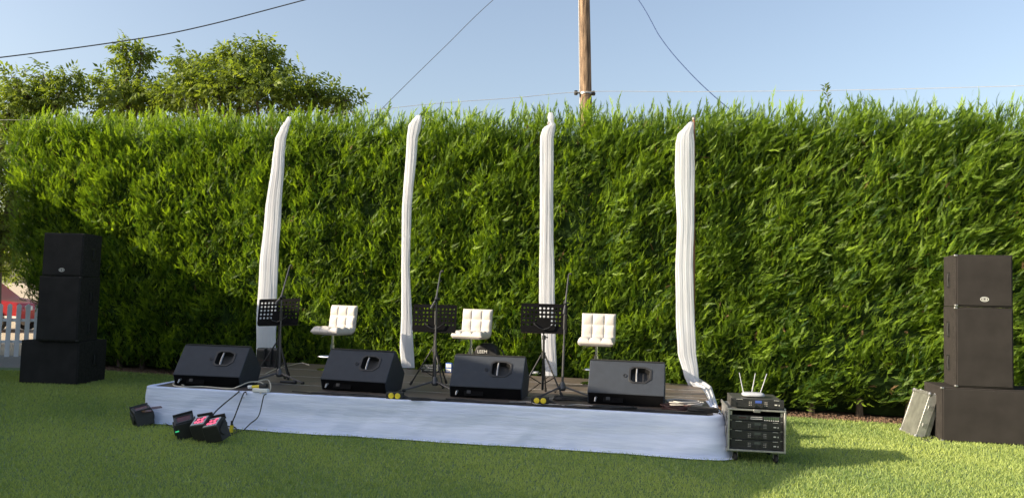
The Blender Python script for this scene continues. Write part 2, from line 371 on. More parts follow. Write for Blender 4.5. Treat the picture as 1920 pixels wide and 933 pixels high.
def clumps(n, kind):
    r = rng
    if kind == 'face':
        xx = r.uniform(XL, XR, n); zz = 0.20 + (ht(xx) - 0.25) * r.random(n)
        base = np.stack([xx, 12.57 - 0.30 * (xx + 5.6), zz], 1)
        bulge = 0.05 * np.sin(xx * 2.1 + zz * 1.1) + 0.06 * np.sin(xx * 6.7 - zz * 3.9 + 2 * np.sin(zz * 2.7)) + 0.04 * np.sin(zz * 5.0 + xx)
        base += hn * (bulge - 0.28 * np.clip(0.45 - zz, 0, 1) - 0.10 + 0.04 * zz)[:, None]
        d = hn * r.uniform(0.35, 0.95, (n, 1)) + np.array([0, 0, 1]) * r.uniform(0.3, 1.15, (n, 1)) + hd * (0.42 + r.normal(0, 0.36, (n, 1)))
    elif kind == 'top':
        xx = r.uniform(XL, XR, n); dep = r.uniform(0.0, 1.5, n)
        base = np.stack([xx, 12.57 - 0.30 * (xx + 5.6), ht(xx) - 0.06 + 0.05 * np.sin(xx * 3) + 0.05 * np.sin(xx * 7.7)], 1) - hn * dep[:, None]
        d = hn * r.uniform(-0.1, 0.4, (n, 1)) + np.array([0, 0, 1.0]) * r.uniform(0.8, 1.3, (n, 1)) + hd * (0.12 + r.normal(0, 0.28, (n, 1)))
    else:
        dep = r.uniform(0, 1.5, n); zz = r.uniform(0.25, ht(-8.5), n); xx = np.full(n, XL) + 0.15 * (ht(-8) - zz).clip(0, 2) + 0.75 * np.clip(1.7 - zz, 0, 1.0)
        base = np.stack([xx, 12.57 - 0.30 * (xx + 5.6), zz], 1) - hn * dep[:, None]
        d = -hd * r.uniform(0.4, 0.9, (n, 1)) + np.array([0, 0, 1]) * r.uniform(0.3, 1.1, (n, 1)) + hn * r.normal(0, 0.4, (n, 1))
    if kind == 'face':
        ok = xx > XL + 0.15 * (ht(-8) - zz).clip(0, 2) + 0.75 * np.clip(1.7 - zz, 0, 1.0)
        base, d = base[ok], d[ok]
    return base, d / np.linalg.norm(d, axis=1, keepdims=True)
Ps, Ds, Ts, Ss = [], [], [], []
for kind, n, per in (('face', 4200, 27), ('top', 1300, 17), ('end', 260, 26)):
    cb, cd = clumps(n, kind); n = len(cb)
    ct = rng.normal(0.32, 0.13, n); cl = rng.uniform(0.28, 0.5, n)
    u = rng.random((n, per)) ** 0.8
    P = cb[:, None, :] + cd[:, None, :] * (u * cl[:, None] - 0.30)[:, :, None] + rng.normal(0, 0.095, (n, per, 3)) * (1.15 - 0.6 * u)[:, :, None]
    D = cd[:, None, :] + rng.normal(0, 0.30, (n, per, 3)) * (1.15 - 0.6 * u)[:, :, None]
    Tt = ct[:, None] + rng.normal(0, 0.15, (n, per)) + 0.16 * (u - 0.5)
    S = rng.uniform(0.08, 0.20, (n, per))
    Ps.append(P.reshape(-1, 3)); Ds.append(D.reshape(-1, 3)); Ts.append(Tt.ravel()); Ss.append(S.ravel())
# upright leader shoots along the top
n = 420; xx = rng.uniform(XL, XR, n); dep = rng.uniform(0, 1.0, n); hh = rng.uniform(0.0, 0.28, n) * (0.6 + 0.4 * np.sin(xx * 2.3) ** 2)
P = np.stack([xx, 12.57 - 0.30 * (xx + 5.6), ht(xx) + 0.02 + hh * 0.4], 1) - hn * dep[:, None]
Ps.append(P); Ds.append(np.stack([rng.normal(0.1, 0.22, n), rng.normal(0, 0.2, n), np.ones(n)], 1)); Ts.append(rng.normal(0.62, 0.12, n)); Ss.append(rng.uniform(0.18, 0.36, n))
P = np.concatenate(Ps); D = np.concatenate(Ds); Tt = np.concatenate(Ts); S = np.concatenate(Ss)
ok = P[:, 2] > 0.05; P, D, Tt, S = P[ok], D[ok], Tt[ok], S[ok]
hedge = thing('conifer_hedge', 'tall clipped green conifer hedge behind the stage', 'hedge', (0, 0, 0))
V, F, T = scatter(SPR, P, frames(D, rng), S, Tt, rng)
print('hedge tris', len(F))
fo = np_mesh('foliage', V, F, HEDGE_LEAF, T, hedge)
DEAD = leaf_mat('dead_brown_twigs', (0.10, 0.055, 0.025), (0.26, 0.17, 0.08), 0.8, 0.15, 1.2)
n = 900; cb, cd = clumps(n, 'face'); n = len(cb)
V, F, T = scatter(SPR, cb - hn * 0.02, frames(cd + rng.normal(0, .5, (n, 3)), rng), rng.uniform(0.06, 0.17, n), rng.uniform(0.2, 0.8, n), rng)
np_mesh('dead_twigs', V, F, DEAD, T, hedge)
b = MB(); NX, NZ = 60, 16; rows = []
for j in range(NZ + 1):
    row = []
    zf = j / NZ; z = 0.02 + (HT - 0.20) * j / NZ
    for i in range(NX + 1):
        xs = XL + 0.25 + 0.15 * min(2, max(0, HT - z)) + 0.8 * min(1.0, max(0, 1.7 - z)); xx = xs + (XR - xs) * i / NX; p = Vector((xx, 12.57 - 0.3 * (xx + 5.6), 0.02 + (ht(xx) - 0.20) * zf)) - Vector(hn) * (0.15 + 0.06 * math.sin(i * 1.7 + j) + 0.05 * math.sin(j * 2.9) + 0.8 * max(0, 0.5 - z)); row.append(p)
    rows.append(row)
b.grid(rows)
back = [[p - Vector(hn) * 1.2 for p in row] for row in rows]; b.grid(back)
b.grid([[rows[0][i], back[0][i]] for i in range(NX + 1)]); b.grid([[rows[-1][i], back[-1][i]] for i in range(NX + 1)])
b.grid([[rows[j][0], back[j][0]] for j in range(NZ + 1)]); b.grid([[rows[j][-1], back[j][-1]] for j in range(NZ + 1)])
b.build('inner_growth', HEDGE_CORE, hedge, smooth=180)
for i in range(28):
    xx = -7.3 + i * 0.56 + random.uniform(-.12, .12); p = Vector((xx, 12.57 - 0.3 * (xx + 5.6), 0)) - Vector(hn) * random.uniform(0.3, 0.55)
    MB().tube([p + Vector((0, 0, -0.05)), p + Vector((random.uniform(-.03, .03), 0, 0.3)), p + Vector((random.uniform(-.06, .06), 0, 0.9))], [0.05, 0.035, 0.03], 7).build('trunk', BARK, hedge)

# ------------------------------------------------------------------ walnut trees behind the hedge
def leaf_template(seed):
    r = np.random.default_rng(seed); V = []; F = []; T = []
    def leaflet(p, ang, L, droop):
        d = np.array([math.cos(ang), math.sin(ang), droop]); d /= np.linalg.norm(d); s = np.cross(d, [0, 0, 1]); s /= np.linalg.norm(s); up = np.cross(s, d)
        w = L * 0.23; o = len(V)
        V.extend([p, p + d * L * 0.45 + s * w + up * 0.02, p + d * L * 0.45 - s * w + up * 0.02, p + d * L - np.array([0, 0, L * 0.2])]); F.extend([(o, o + 1, o + 2), (o + 1, o + 3, o + 2)]); T.extend([0, 0.05, -0.05, 0])
    for k in range(3):
        u = 0.3 + 0.25 * k; p = np.array([u, 0, -0.15 * u * u])
        for s in (-1, 1): leaflet(p, s * R_(r.uniform(50, 75)), r.uniform(0.35, 0.5), r.uniform(-0.7, -0.2))
    leaflet(np.array([1.0, 0, -0.15]), 0, 0.5, -0.5)
    return np.array(V), np.array(F), np.array(T)
LEAF = [leaf_template(s) for s in range(4)]
def walnut(lobes, base, label, seed, dens=210, mat_=WALNUT_LEAF, tmean=0.42):
    r = np.random.default_rng(seed); root = thing('walnut_tree', label, 'tree', base, 0, 'leafy trees behind the hedge'); B = Vector(base)
    tr = MB(); top = Vector((0, 0, 2.2)); tr.tube([(0, 0, -0.1), (0.03, 0, 1.0), top], [0.17, 0.13, 0.11], 10)
    Ps, Ds = [], []
    for (c, rad) in lobes:
        c = Vector(c) - B
        mid = (top + c) * 0.5 + Vector((r.normal(0, .15), r.normal(0, .15), 0.1))
        tr.tube(spline([top - Vector((0, 0, .3)), mid, c], 5), [0.08 - 0.06 * i / 10 for i in range(11)], 7)
        n = 30 + int(dens * (rad[0] * rad[1] * rad[2]) ** 0.62 * 2.9)
        q = r.normal(size=(n, 3)); q /= np.linalg.norm(q, axis=1, keepdims=True); q *= (r.random((n, 1)) ** 0.45)
        # twigs
        for k in range(12):
            e = Vector(q[k] * np.array(rad) * 0.9) + c; tr.tube([c, (c + e) / 2 + Vector((0, 0, -.03)), e], [0.02, 0.012, 0.006], 5)
        p = q * np.array(rad) * (1 + 0.25 * r.normal(size=(n, 1)) * 0.6) + np.array(c)
        Ps.append(p); Ds.append(q * np.array([1, 1, 0.3]) + r.normal(0, 0.5, (n, 3)) + np.array([0, 0, -0.05]))
    tr.build('trunk', BARK, root)
    P = np.concatenate(Ps); D = np.concatenate(Ds); n = len(P)
    V, F, T = scatter(LEAF, P, frames(D, r, np.array([[0, 0, 1.]] * n)), r.uniform(0.17, 0.30, n), r.normal(tmean, 0.16, n), r)
    np_mesh('crown', V, F, mat_, T, root)
    return root
def L(px, py, y, rx, rz, ry=None): c = Y(px, py, y); return ((c.x, c.y, c.z), (rx, ry or rx, rz))
walnut([L(400, 150, 17, .75, .5), L(470, 120, 17.3, .62, .45), L(350, 130, 17, .32, .36), L(480, 165, 16.8, 1.1, .55), L(560, 170, 17, .55, .38), L(600, 180, 17.2, .5, .25), L(640, 188, 17, .35, .2), L(370, 185, 17.5, .9, .5), L(432, 105, 17.2, .42, .28), L(497, 92, 17.2, .22, .22), L(520, 135, 17.2, .35, .28)],
       (-6.0, 17.2, 0), 'largest broad-leaved tree rising over the hedge left of the drapes', 3)
walnut([L(240, 120, 18, .30, .40), L(237, 90, 18, .18, .2), L(265, 100, 18, .13, .14), L(225, 165, 18, .62, .32), L(300, 175, 18, .7, .32), L(240, 200, 18, 1.0, .5)],
       (-9.2, 18.2, 0), 'slim leafy tree with one tall shoot above the hedge', 4)
walnut([L(35, 160, 17, .26, .34), L(60, 185, 17, .55, .35), L(85, 150, 17, .16, .26), L(128, 150, 17, .22, .22), L(110, 185, 17, .4, .25), L(20, 215, 17, .7, .5), L(20, 320, 17, .8, .9), L(0, 440, 17.3, .9, .9)],
       (-11.6, 17.4, 0), 'leafy tree at the far left end of the hedge', 5)
walnut([L(-20, 250, 28, 2.4, 2.0), L(-10, 420, 28, 2.2, 1.6), L(20, 480, 29, 1.6, 1.0)], (-19.5, 28.5, 0), 'distant sunlit tree beyond the white picket fence', 6, 120, tmean=0.75)
# small plum-like shoots standing out of the hedge top
sp = thing('sapling', 'small dark leafy shoot poking out of the hedge top', 'plant', Y(1552, 200, 10.6)); sp.location.z = 0
n = 46; tt = np.linspace(0, 1, n); zt = Y(1552, 200, 10.6).z
Pn = np.stack([0.03 * np.sin(tt * 5), np.zeros(n), zt - 0.25 + tt * 0.55], 1); Dn = np.stack([np.cos(np.arange(n) * 2.4), np.sin(np.arange(n) * 2.4), 0.7 + 0 * tt], 1)
lt = (np.array([(0, 0, 0), (.5, .22, 0), (.5, -.22, 0), (1, 0, -.1)], float), np.array([(0, 1, 2), (1, 3, 2)]), np.zeros(4))
V, F, T = scatter([lt], Pn, frames(Dn, rng, np.array([[0, 0, 1.]] * n)), np.full(n, 0.085), np.full(n, 0.2), rng)
np_mesh('leaves', V, F, WALNUT_LEAF, T, sp)
MB().tube([(0, 0, 0), (0.02, 0, 2), (0, 0, zt + 0.3)], [0.012, 0.008, 0.003], 6).build('stem', BARK, sp)

# ------------------------------------------------------------------ utility pole and wires
pb = Y(1099, 205, 16.5); pt = Y(1096, 0, 16.5)
pd = (pt - pb) / (pt.z - pb.z)
base = pb - pd * pb.z
up = thing('utility_pole', 'weathered round wooden utility pole rising behind the hedge', 'utility pole', base)
pts = [pd * z for z in (-0.3, 2, 4, 6, 8, 9.7)]
MB().tube(pts, [0.148, 0.142, 0.134, 0.124, 0.115, 0.108], 20).build('pole', WOOD_POLE, up)
zc = Y(1099, 176, 16.5).z
MB().tube([pd * zc + Vector((-0.25, -0.05, 0)), pd * zc + Vector((0.18, -0.05, 0))], 0.018, 8).build('crossbar', STEEL, up)
for dx in (-0.22, 0.16):
    b = MB(); b.lathe([(0.0, -.05), (.035, -.045), (.045, 0), (.03, .02), (.04, .045), (0, .06)], 14, tuple(pd * zc + Vector((dx, -0.05, 0)))); b.build('insulator', PLASTIC, up)
MB().lathe([(0.139, -.02), (0.139, .02)], 20, tuple(pd * zc)).build('steel_band', STEEL, up)
cb = MB(); cb.tube([pd * 2 + Vector((-.145, -.02, 0)), pd * 6 + Vector((-.13, -.02, 0)), pd * 9.5 + Vector((-.12, -.02, 0))], 0.012, 6); cb.build('riser_cable', GREY_CABLE, up)
ptop = base + pd * 9.5; pc = base + pd * zc + Vector((0, -0.17, 0))
def wire(pts, r, m, label):
    return tag(MB().tube(spline(pts, 14), r, 6).build('overhead_wire', m), label, 'wire', 'overhead wires')
WIRE_D = mat('dark_wire', (0.05, 0.055, 0.065), 0.6); WIRE_B = mat('blue_wire', (0.05, 0.09, 0.22), 0.5); WIRE_P = mat('pale_wire', (0.42, 0.41, 0.38), 0.5)
wire([Y(-400, 128, 13.2), Y(-150, 122, 13.6), Y(0, 108, 14), Y(226, 78, 14.5), Y(365, 53, 14.8), Y(572, 0, 15.3), ptop + Vector((0, -.12, 0))], 0.012, WIRE_D, 'thick dark cable sloping across the sky at upper left')
wire([Y(600, 322, 16.5), Y(740, 180, 16.5), Y(835, 87, 16.5), Y(925, 0, 16.5), ptop + Vector((-.1, -.05, -.05))], 0.0065, WIRE_D, 'thin grey guy wire left of the utility pole')
wire([ptop + Vector((.1, 0, -.1)), Y(1197, 0, 16.3), Y(1240, 73, 16.2), Y(1290, 133, 16.1), Y(1350, 190, 16.0), Y(1440, 262, 15.9)], 0.010, WIRE_B, 'blue cable curving down right of the utility pole')
wire([Y(-300, 222, 15), Y(25, 225, 15.3), Y(500, 222, 15.8), Y(820, 194, 16.1), Y(960, 184, 16.2), pc, Y(1300, 172, 16.0), Y(1600, 169, 15.2), Y(1920, 161, 14.2), Y(2300, 150, 13)], 0.005, WIRE_P, 'pale wire running level just above the hedge')

# ------------------------------------------------------------------ picket fence, car, house that throws the shade
fl = G(-120, 676, 0); fr = G(70, 674, 0)
fence = thing('picket_fence', 'white wooden picket fence at the left end of the hedge', 'fence', (fl.x, fl.y, 0), math.atan2(fr.y - fl.y, fr.x - fl.x))
FL = (fr - fl).length
ptop_z = Y(20, 568, fr.y).z
i = 0; xx = 0.0
while xx < FL:
    b = MB(); b.prism([(0, 0.09), (0.02, 0.09), (0.02, ptop_z), (0.0, ptop_z)], xx, xx + 0.075)
    b = MB(); b.add([(xx, 0, .06), (xx + .075, 0, .06), (xx + .075, 0, ptop_z - .03), (xx + .0375, 0, ptop_z), (xx, 0, ptop_z - .03), (xx, .02, .06), (xx + .075, .02, .06), (xx + .075, .02, ptop_z - .03), (xx + .0375, .02, ptop_z), (xx, .02, ptop_z - .03)],
        [(0, 1, 2, 3, 4), (9, 8, 7, 6, 5), (0, 5, 6, 1), (1, 6, 7, 2), (2, 7, 8, 3), (3, 8, 9, 4), (4, 9, 5, 0)])
    b.build('picket', FENCE_W, fence, bevel=0.003); xx += 0.142
for z in (0.33, ptop_z - 0.30): MB().box((FL / 2, 0.037, z), (FL, 0.03, 0.05)).build('rail', FENCE_W, fence, bevel=0.003)
for px in (0.6, FL - 0.9): MB().box((px, 0.075, ptop_z / 2), (0.07, 0.045, ptop_z)).build('post', FENCE_W, fence, bevel=0.003)

cp = Y(-30, 615, 22.5)
car = thing('parked_car', 'red car parked beyond the white picket fence', 'car', (cp.x - 0.6, 22.5, 0), R_(2))
prof = [(-2.1, .32), (2.05, .32), (2.12, .62), (2.0, .82), (1.1, .95), (0.45, 1.42), (-1.1, 1.45), (-1.75, 1.02), (-2.12, .95), (-2.15, .5)]
def side_prism(poly, y0, y1):
    n = len(poly); b = MB(); b.add([(a, y0, c) for a, c in poly] + [(a, y1, c) for a, c in poly], [tuple(range(n)), tuple(range(2 * n - 1, n - 1, -1))] + [(i, (i + 1) % n, (i + 1) % n + n, i + n) for i in range(n)]); return b
side_prism(prof, -0.85, 0.85).build('body', CAR_RED, car, bevel=0.06, seg=3)
side_prism([(1.0, .97), (0.42, 1.36), (-1.02, 1.38), (-1.55, 1.02)], -0.856, 0.856).build('side_windows', GLASS_D, car)
side_prism([(-2.0, .40), (2.0, .40), (2.0, .46), (-2.0, .46)], -0.87, 0.87).build('side_moulding', WHITE_PL, car)
for wx in (-1.35, 1.35):
    for wy in (-0.78, 0.78):
        wh = MB(); wh.lathe([(0.0, -.1), (.31, -.1), (.33, -.06), (.33, .06), (.31, .1), (0, .1)], 24); o = wh.build('wheel', RUBBER, car); o.location = (wx, wy, 0.33); o.rotation_euler = (R_(90), 0, 0)
        rm = MB().lathe([(0.0, -.11), (.2, -.11), (.2, .11), (0, .11)], 20); rm.build('rim', ALU, o)
MB().box((2.1, -0.5, .68), (.06, .3, .12)).build('headlight', WHITE_PL, car, bevel=.01); MB().box((2.1, 0.5, .68), (.06, .3, .12)).build('headlight', WHITE_PL, car, bevel=.01)

# neighbouring house to the left, out of frame: its gabled end throws the shade over the lawn and stage front
hs = thing('gabled_house', 'cream house with tiled roof left of the lawn', 'house', (-12, 0, 0))
sil = [(16.5, 4.47), (9.9, 4.42), (7.8, 4.78), (5.5, 5.25), (4.9, 5.5), (3.4, 6.12), (2.85, 6.26), (2.78, 5.98), (1.96, 5.65), (-3, 4.2), (-6, 4.2)]
wallp = [(16.5, 0)] + sil + [(-6, 0)]
b = MB(); b.prism(wallp, -7.0, -0.02); b.build('wall', RENDER_W, hs, smooth=None)
b = MB(); th = 0.10
for (a, c), (d, e) in zip(sil[:-1], sil[1:]): b.prism([(a, c), (d, e), (d, e - th), (a, c - th)], -7.2, 0.0)
b.build('roof', TILE, hs, smooth=None)
for yy in (1.5, 5.5, 10.5):
    fr_ = MB().box((0.005, yy, 1.7), (0.05, 1.1, 1.2)).build('window', WHITE_PL, hs, bevel=.004); MB().box((0.035, yy, 1.7), (0.03, .95, 1.05)).build('pane', GLASS_D, fr_)

# ------------------------------------------------------------------ stage
FLc = Vector((-3.74, 8.09)); FRc = Vector((1.90, 7.06)); BRc = Vector((2.42, 9.78)); BLc = Vector((-3.25, 11.25))
def SQ(u, v): return FLc * (1 - u) * (1 - v) + FRc * u * (1 - v) + BRc * u * v + BLc * (1 - u) * v
stage = thing('stage_platform', 'low wooden platform stage in front of the hedge', 'stage', (0, 0, 0))
NU, NV = 3, 4
for i in range(NU):
    for j in range(NV):
        e = 0.0012; u0, u1, v0, v1 = i / NU + e, (i + 1) / NU - e, j / NV + e * 1.6, (j + 1) / NV - e * 1.6
        if j % 2: pass
        q = [SQ(u0, v0), SQ(u1, v0), SQ(u1, v1), SQ(u0, v1)]; dz = random.uniform(-.0015, .0015)
        b = MB(); b.add([(p.x, p.y, STZ - .045 + dz) for p in q] + [(p.x, p.y, STZ + dz) for p in q], [(0, 3, 2, 1), (4, 5, 6, 7), (0, 1, 5, 4), (1, 2, 6, 5), (2, 3, 7, 6), (3, 0, 4, 7)])
        b.build('deck_panel', DECK, stage, bevel=0.002, smooth=None)
for j in range(1, NV):   # pale aluminium joint strips between the panels
    a, c = SQ(0.004, j / NV), SQ(0.996, j / NV); m = (a + c) / 2
    MB().box((m.x, m.y, STZ + 0.0015), ((c - a).length, 0.012, 0.004), (0, 0, math.atan2((c - a).y, (c - a).x))).build('joint_strip', ALU, stage, smooth=None)
for u in (0.03, .35, .65, .97):
    for v in (0.06, 0.5, .95):
        p = SQ(u, v); MB().box((p.x, p.y, (STZ - .05) / 2), (.06, .06, STZ - .05)).build('leg', METAL_BLK, stage)

# skirt
def poly_path(pts, rads, step=0.03):
    P = [Vector(p) for p in pts]; out = [P[0]]
    for i in range(1, len(P) - 1):
        a, b_, c = P[i - 1], P[i], P[i + 1]; r = rads[i - 1]
        d1 = (a - b_).normalized(); d2 = (c - b_).normalized()
        s, e = b_ + d1 * r, b_ + d2 * r
        for k in range(9):
            t = k / 8; out.append(s * (1 - t) ** 2 + b_ * 2 * t * (1 - t) + e * t * t)
    out.append(P[-1])
    res = []
    for a, b_ in zip(out[:-1], out[1:]):
        n = max(1, int((b_ - a).length / step))
        for k in range(n): res.append(a + (b_ - a) * k / n)
    res.append(out[-1]); return res
offn = 0.02
pathp = poly_path([SQ(0, 0.55) + Vector((-.02, 0)), FLc + Vector((-.025, -.02)), FRc + Vector((.04, -.025)), SQ(1, .42) + Vector((.035, 0))], [0.13, 0.18])
from mathutils import noise as mn
rows = []; NP = len(pathp)
tot = [0.0]
for a, c in zip(pathp[:-1], pathp[1:]): tot.append(tot[-1] + (c - a).length)
for i, p in enumerate(pathp):
    t = (pathp[min(i + 1, NP - 1)] - pathp[max(i - 1, 0)]).normalized(); nrm = Vector((t.y, -t.x))
    s = tot[i]; col = []
    sag = 0.5 + 0.5 * mn.noise(Vector((s * 0.8, 0, 0)))
    lead = mn.noise(Vector((s * 0.35, 9, 0)))
    cor = math.exp(-((s - tot[-1] + 1.3) / 0.5) ** 2)
    K = 26
    lap = 0.07 + 0.03 * mn.noise(Vector((s * 1.3, 4, 0)))
    for wv, z in ((-lap, STZ + .006), (-lap * .5, STZ + .008), (-0.008, STZ + .010)):
        q = p + nrm * (wv + 0.004 * mn.noise(Vector((s * 9, wv, 3)))); col.append((q.x, q.y, z + 0.004 * mn.noise(Vector((s * 7, wv * 20, 1)))))
    for k in range(K + 1):
        u = k / K
        z = (STZ + .004) * (1 - u) + 0.006 * u
        off = 0.012 + 0.075 * u ** 1.6 * (1 + 0.6 * lead)
        off += (0.022 * mn.noise(Vector((s * 2.2 + 0.6 * u, u * 1.2, 0))) + 0.011 * mn.noise(Vector((s * 7 + u * 2, u * 2, 5)))) * (0.35 + u)
        off += 0.006 * math.sin(u * 9 + 2.5 * mn.noise(Vector((s * 0.9, 0, 7)))) * math.sin(u * math.pi)
        off += cor * 0.05 * math.sin(u * math.pi * 0.9)
        q = p + nrm * off; col.append((q.x, q.y, max(z, 0.006)))
    q0 = off
    pool = 0.04 * (0.5 + mn.noise(Vector((s * 1.3, 2, 2)))) + 0.012
    for k in range(1, 4):
        q = p + nrm * (q0 + pool * k / 3); col.append((q.x, q.y, 0.016 + 0.010 * abs(mn.noise(Vector((s * 3, k * 0.8, 1)))) * (k < 3)))
    rows.append(col)
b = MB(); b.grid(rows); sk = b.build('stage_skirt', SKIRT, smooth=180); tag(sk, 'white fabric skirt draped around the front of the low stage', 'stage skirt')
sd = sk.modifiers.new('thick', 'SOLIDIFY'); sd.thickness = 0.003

# ------------------------------------------------------------------ drapes and their posts
def drape(prof, yd, label, seed, bottom=None, top_back=True):
    ys = [q[0] for q in prof]; rows = []; M = 110; K = 84
    for i in range(M + 1):
        y = ys[0] + (ys[-1] - ys[0]) * i / M
        for k in range(len(prof) - 1):
            if prof[k][0] <= y <= prof[k + 1][0]: break
        a, c = prof[k], prof[k + 1]; t = (y - a[0]) / (c[0] - a[0]); t = t * t * (3 - 2 * t) * 0.5 + t * 0.5
        xl, xr = a[1] + (c[1] - a[1]) * t, a[2] + (c[2] - a[2]) * t
        row = []
        for j in range(K):
            an = 2 * math.pi * j / K
            cx, sy = math.cos(an), math.sin(an)
            u = 0.5 + 0.5 * cx
            p = Y(xl + (xr - xl) * u, y, yd)
            wdt = (xr - xl) / FPX * yd
            fold = 0.0012 * math.sin(u * 19 + seed + 1.2 * math.sin(i * 0.045 + seed)) + 0.0010 * math.sin(u * 47 + seed * 3 + 0.9 * math.sin(i * 0.05 + u * 4)) + 0.0005 * math.sin(u * 95 + i * 0.04) + 0.006 * mn.noise(Vector((u * 1.5, i * 0.05, seed)))
            fold *= min(1, wdt / 0.16)
            depth = -0.016 * sy * min(1, wdt / 0.12) + (fold if sy > 0 else 0)
            row.append(p + Vector((0.004 * math.sin(i * 0.3 + j), depth, 0)))
        rows.append(row)
    b = MB(); b.grid(rows, close=True); b.add(rows[-1], [tuple(range(K))]); b.add(rows[0], [tuple(range(K))])
    return b
def post(prof, k, yd, label, dy=0.02):
    pts = [Y(a_[1] + (a_[2] - a_[1]) * k, a_[0], yd + dy) for a_ in prof]; bs = Vector((pts[-1].x, pts[-1].y, STZ))
    th_ = thing('drape_post', label, 'post', bs, 0, 'posts holding the white drapes'); top_ = pts[0] + Vector((0, 0, .05))
    MB().tube(spline([p_ - bs for p_ in [top_] + pts] + [Vector((0, 0, 0))], 4), 0.016, 10).build('post', POST_WOOD, th_); MB().lathe([(0, 0), (.024, 0), (.028, .025), (0, .045)], 12, tuple(top_ - bs)).build('post_cap', STEEL, th_)
    return th_
d1 = [(219, 540, 546), (228, 535, 545), (240, 526, 541), (262, 516, 536), (300, 511, 533), (400, 497, 527), (500, 487, 521), (600, 481, 518), (690, 481, 516)]
d2 = [(216, 783, 789), (224, 774, 791), (236, 766, 789), (262, 763, 783), (400, 754, 771), (500, 753, 768), (590, 753, 772), (650, 750, 775), (689, 753, 777)]
d3 = [(211, 1030, 1036), (220, 1027, 1039), (228, 1029, 1038), (234, 1030, 1042), (240, 1018, 1041), (258, 1013, 1038), (400, 1013, 1037), (560, 1011, 1040), (640, 1016, 1042), (704, 1021, 1044)]
d4 = [(229, 1293, 1300), (238, 1284, 1300), (252, 1271, 1300), (270, 1267, 1302), (340, 1266, 1302), (420, 1270, 1301), (500, 1267, 1299), (600, 1268, 1302), (660, 1271, 1305), (700, 1282, 1309), (724, 1291, 1311)]
for dd, yd, lb, s in ((d1, 11.15, 'white drape hanging at the left end of the stage, leaning to the right', 1.0), (d2, 10.86, 'narrow white drape between the first and second bar stools', 2.3),
                      (d3, 10.35, 'white drape knotted at its top, behind the right music stand', 3.9), (d4, 9.72, 'widest white drape, at the right end of the stage, trailing over the edge', 5.1)):
    o = drape(dd, yd, lb, s).build('white_drape', CLOTH, smooth=180); tag(o, lb, 'drape', 'white drapes along the back of the stage')
tail = []
for k, (a, c) in enumerate([((1292, 714), (1310, 708)), ((1300, 724), (1322, 715)), ((1314, 726), (1334, 724)), ((1322, 736), (1341, 745)), ((1330, 752), (1347, 765)), ((1340, 770), (1352, 782)), ((1346, 785), (1360, 790))]):
    z = STZ + 0.05; tail.append([G(a[0] + (c[0] - a[0]) * j / 8, a[1] + (c[1] - a[1]) * j / 8, z + 0.010 * math.sin(j * 1.9 + k * .7) - (0.035 * max(0, k - 3))) for j in range(9)])
b = MB(); rr = []
for i in range(len(tail) - 1):
    for k in range(5): rr.append([tail[i][j].lerp(tail[i + 1][j], k / 5) for j in range(9)])
b.grid(rr); tl = b.build('drape_tail', CLOTH, o, smooth=180)
post(d1[2:], .5, 11.15, 'thin post behind the leaning drape at the stage left end')
post(d2[2:], .5, 10.86, 'thin post behind the narrow second drape')
post(d3[4:], .5, 10.35, 'thin post behind the knotted third drape')
post([(y_, 1300, 1301) for y_ in (232, 350, 500, 640, 722)], 1, 9.72, 'brown post showing along the edge of the widest drape', .05)
wc = MB(); wc.lathe([(0, .06), (.05, .05), (.075, .02), (.06, .004), (0, .003)], 14); o = wc.build('cloth_scrap', CLOTH); o.location = G(1004, 700, STZ); o.scale = (1, .7, .6)
tag(o, 'small crumpled white cloth on the stage beside the third drape', 'cloth')

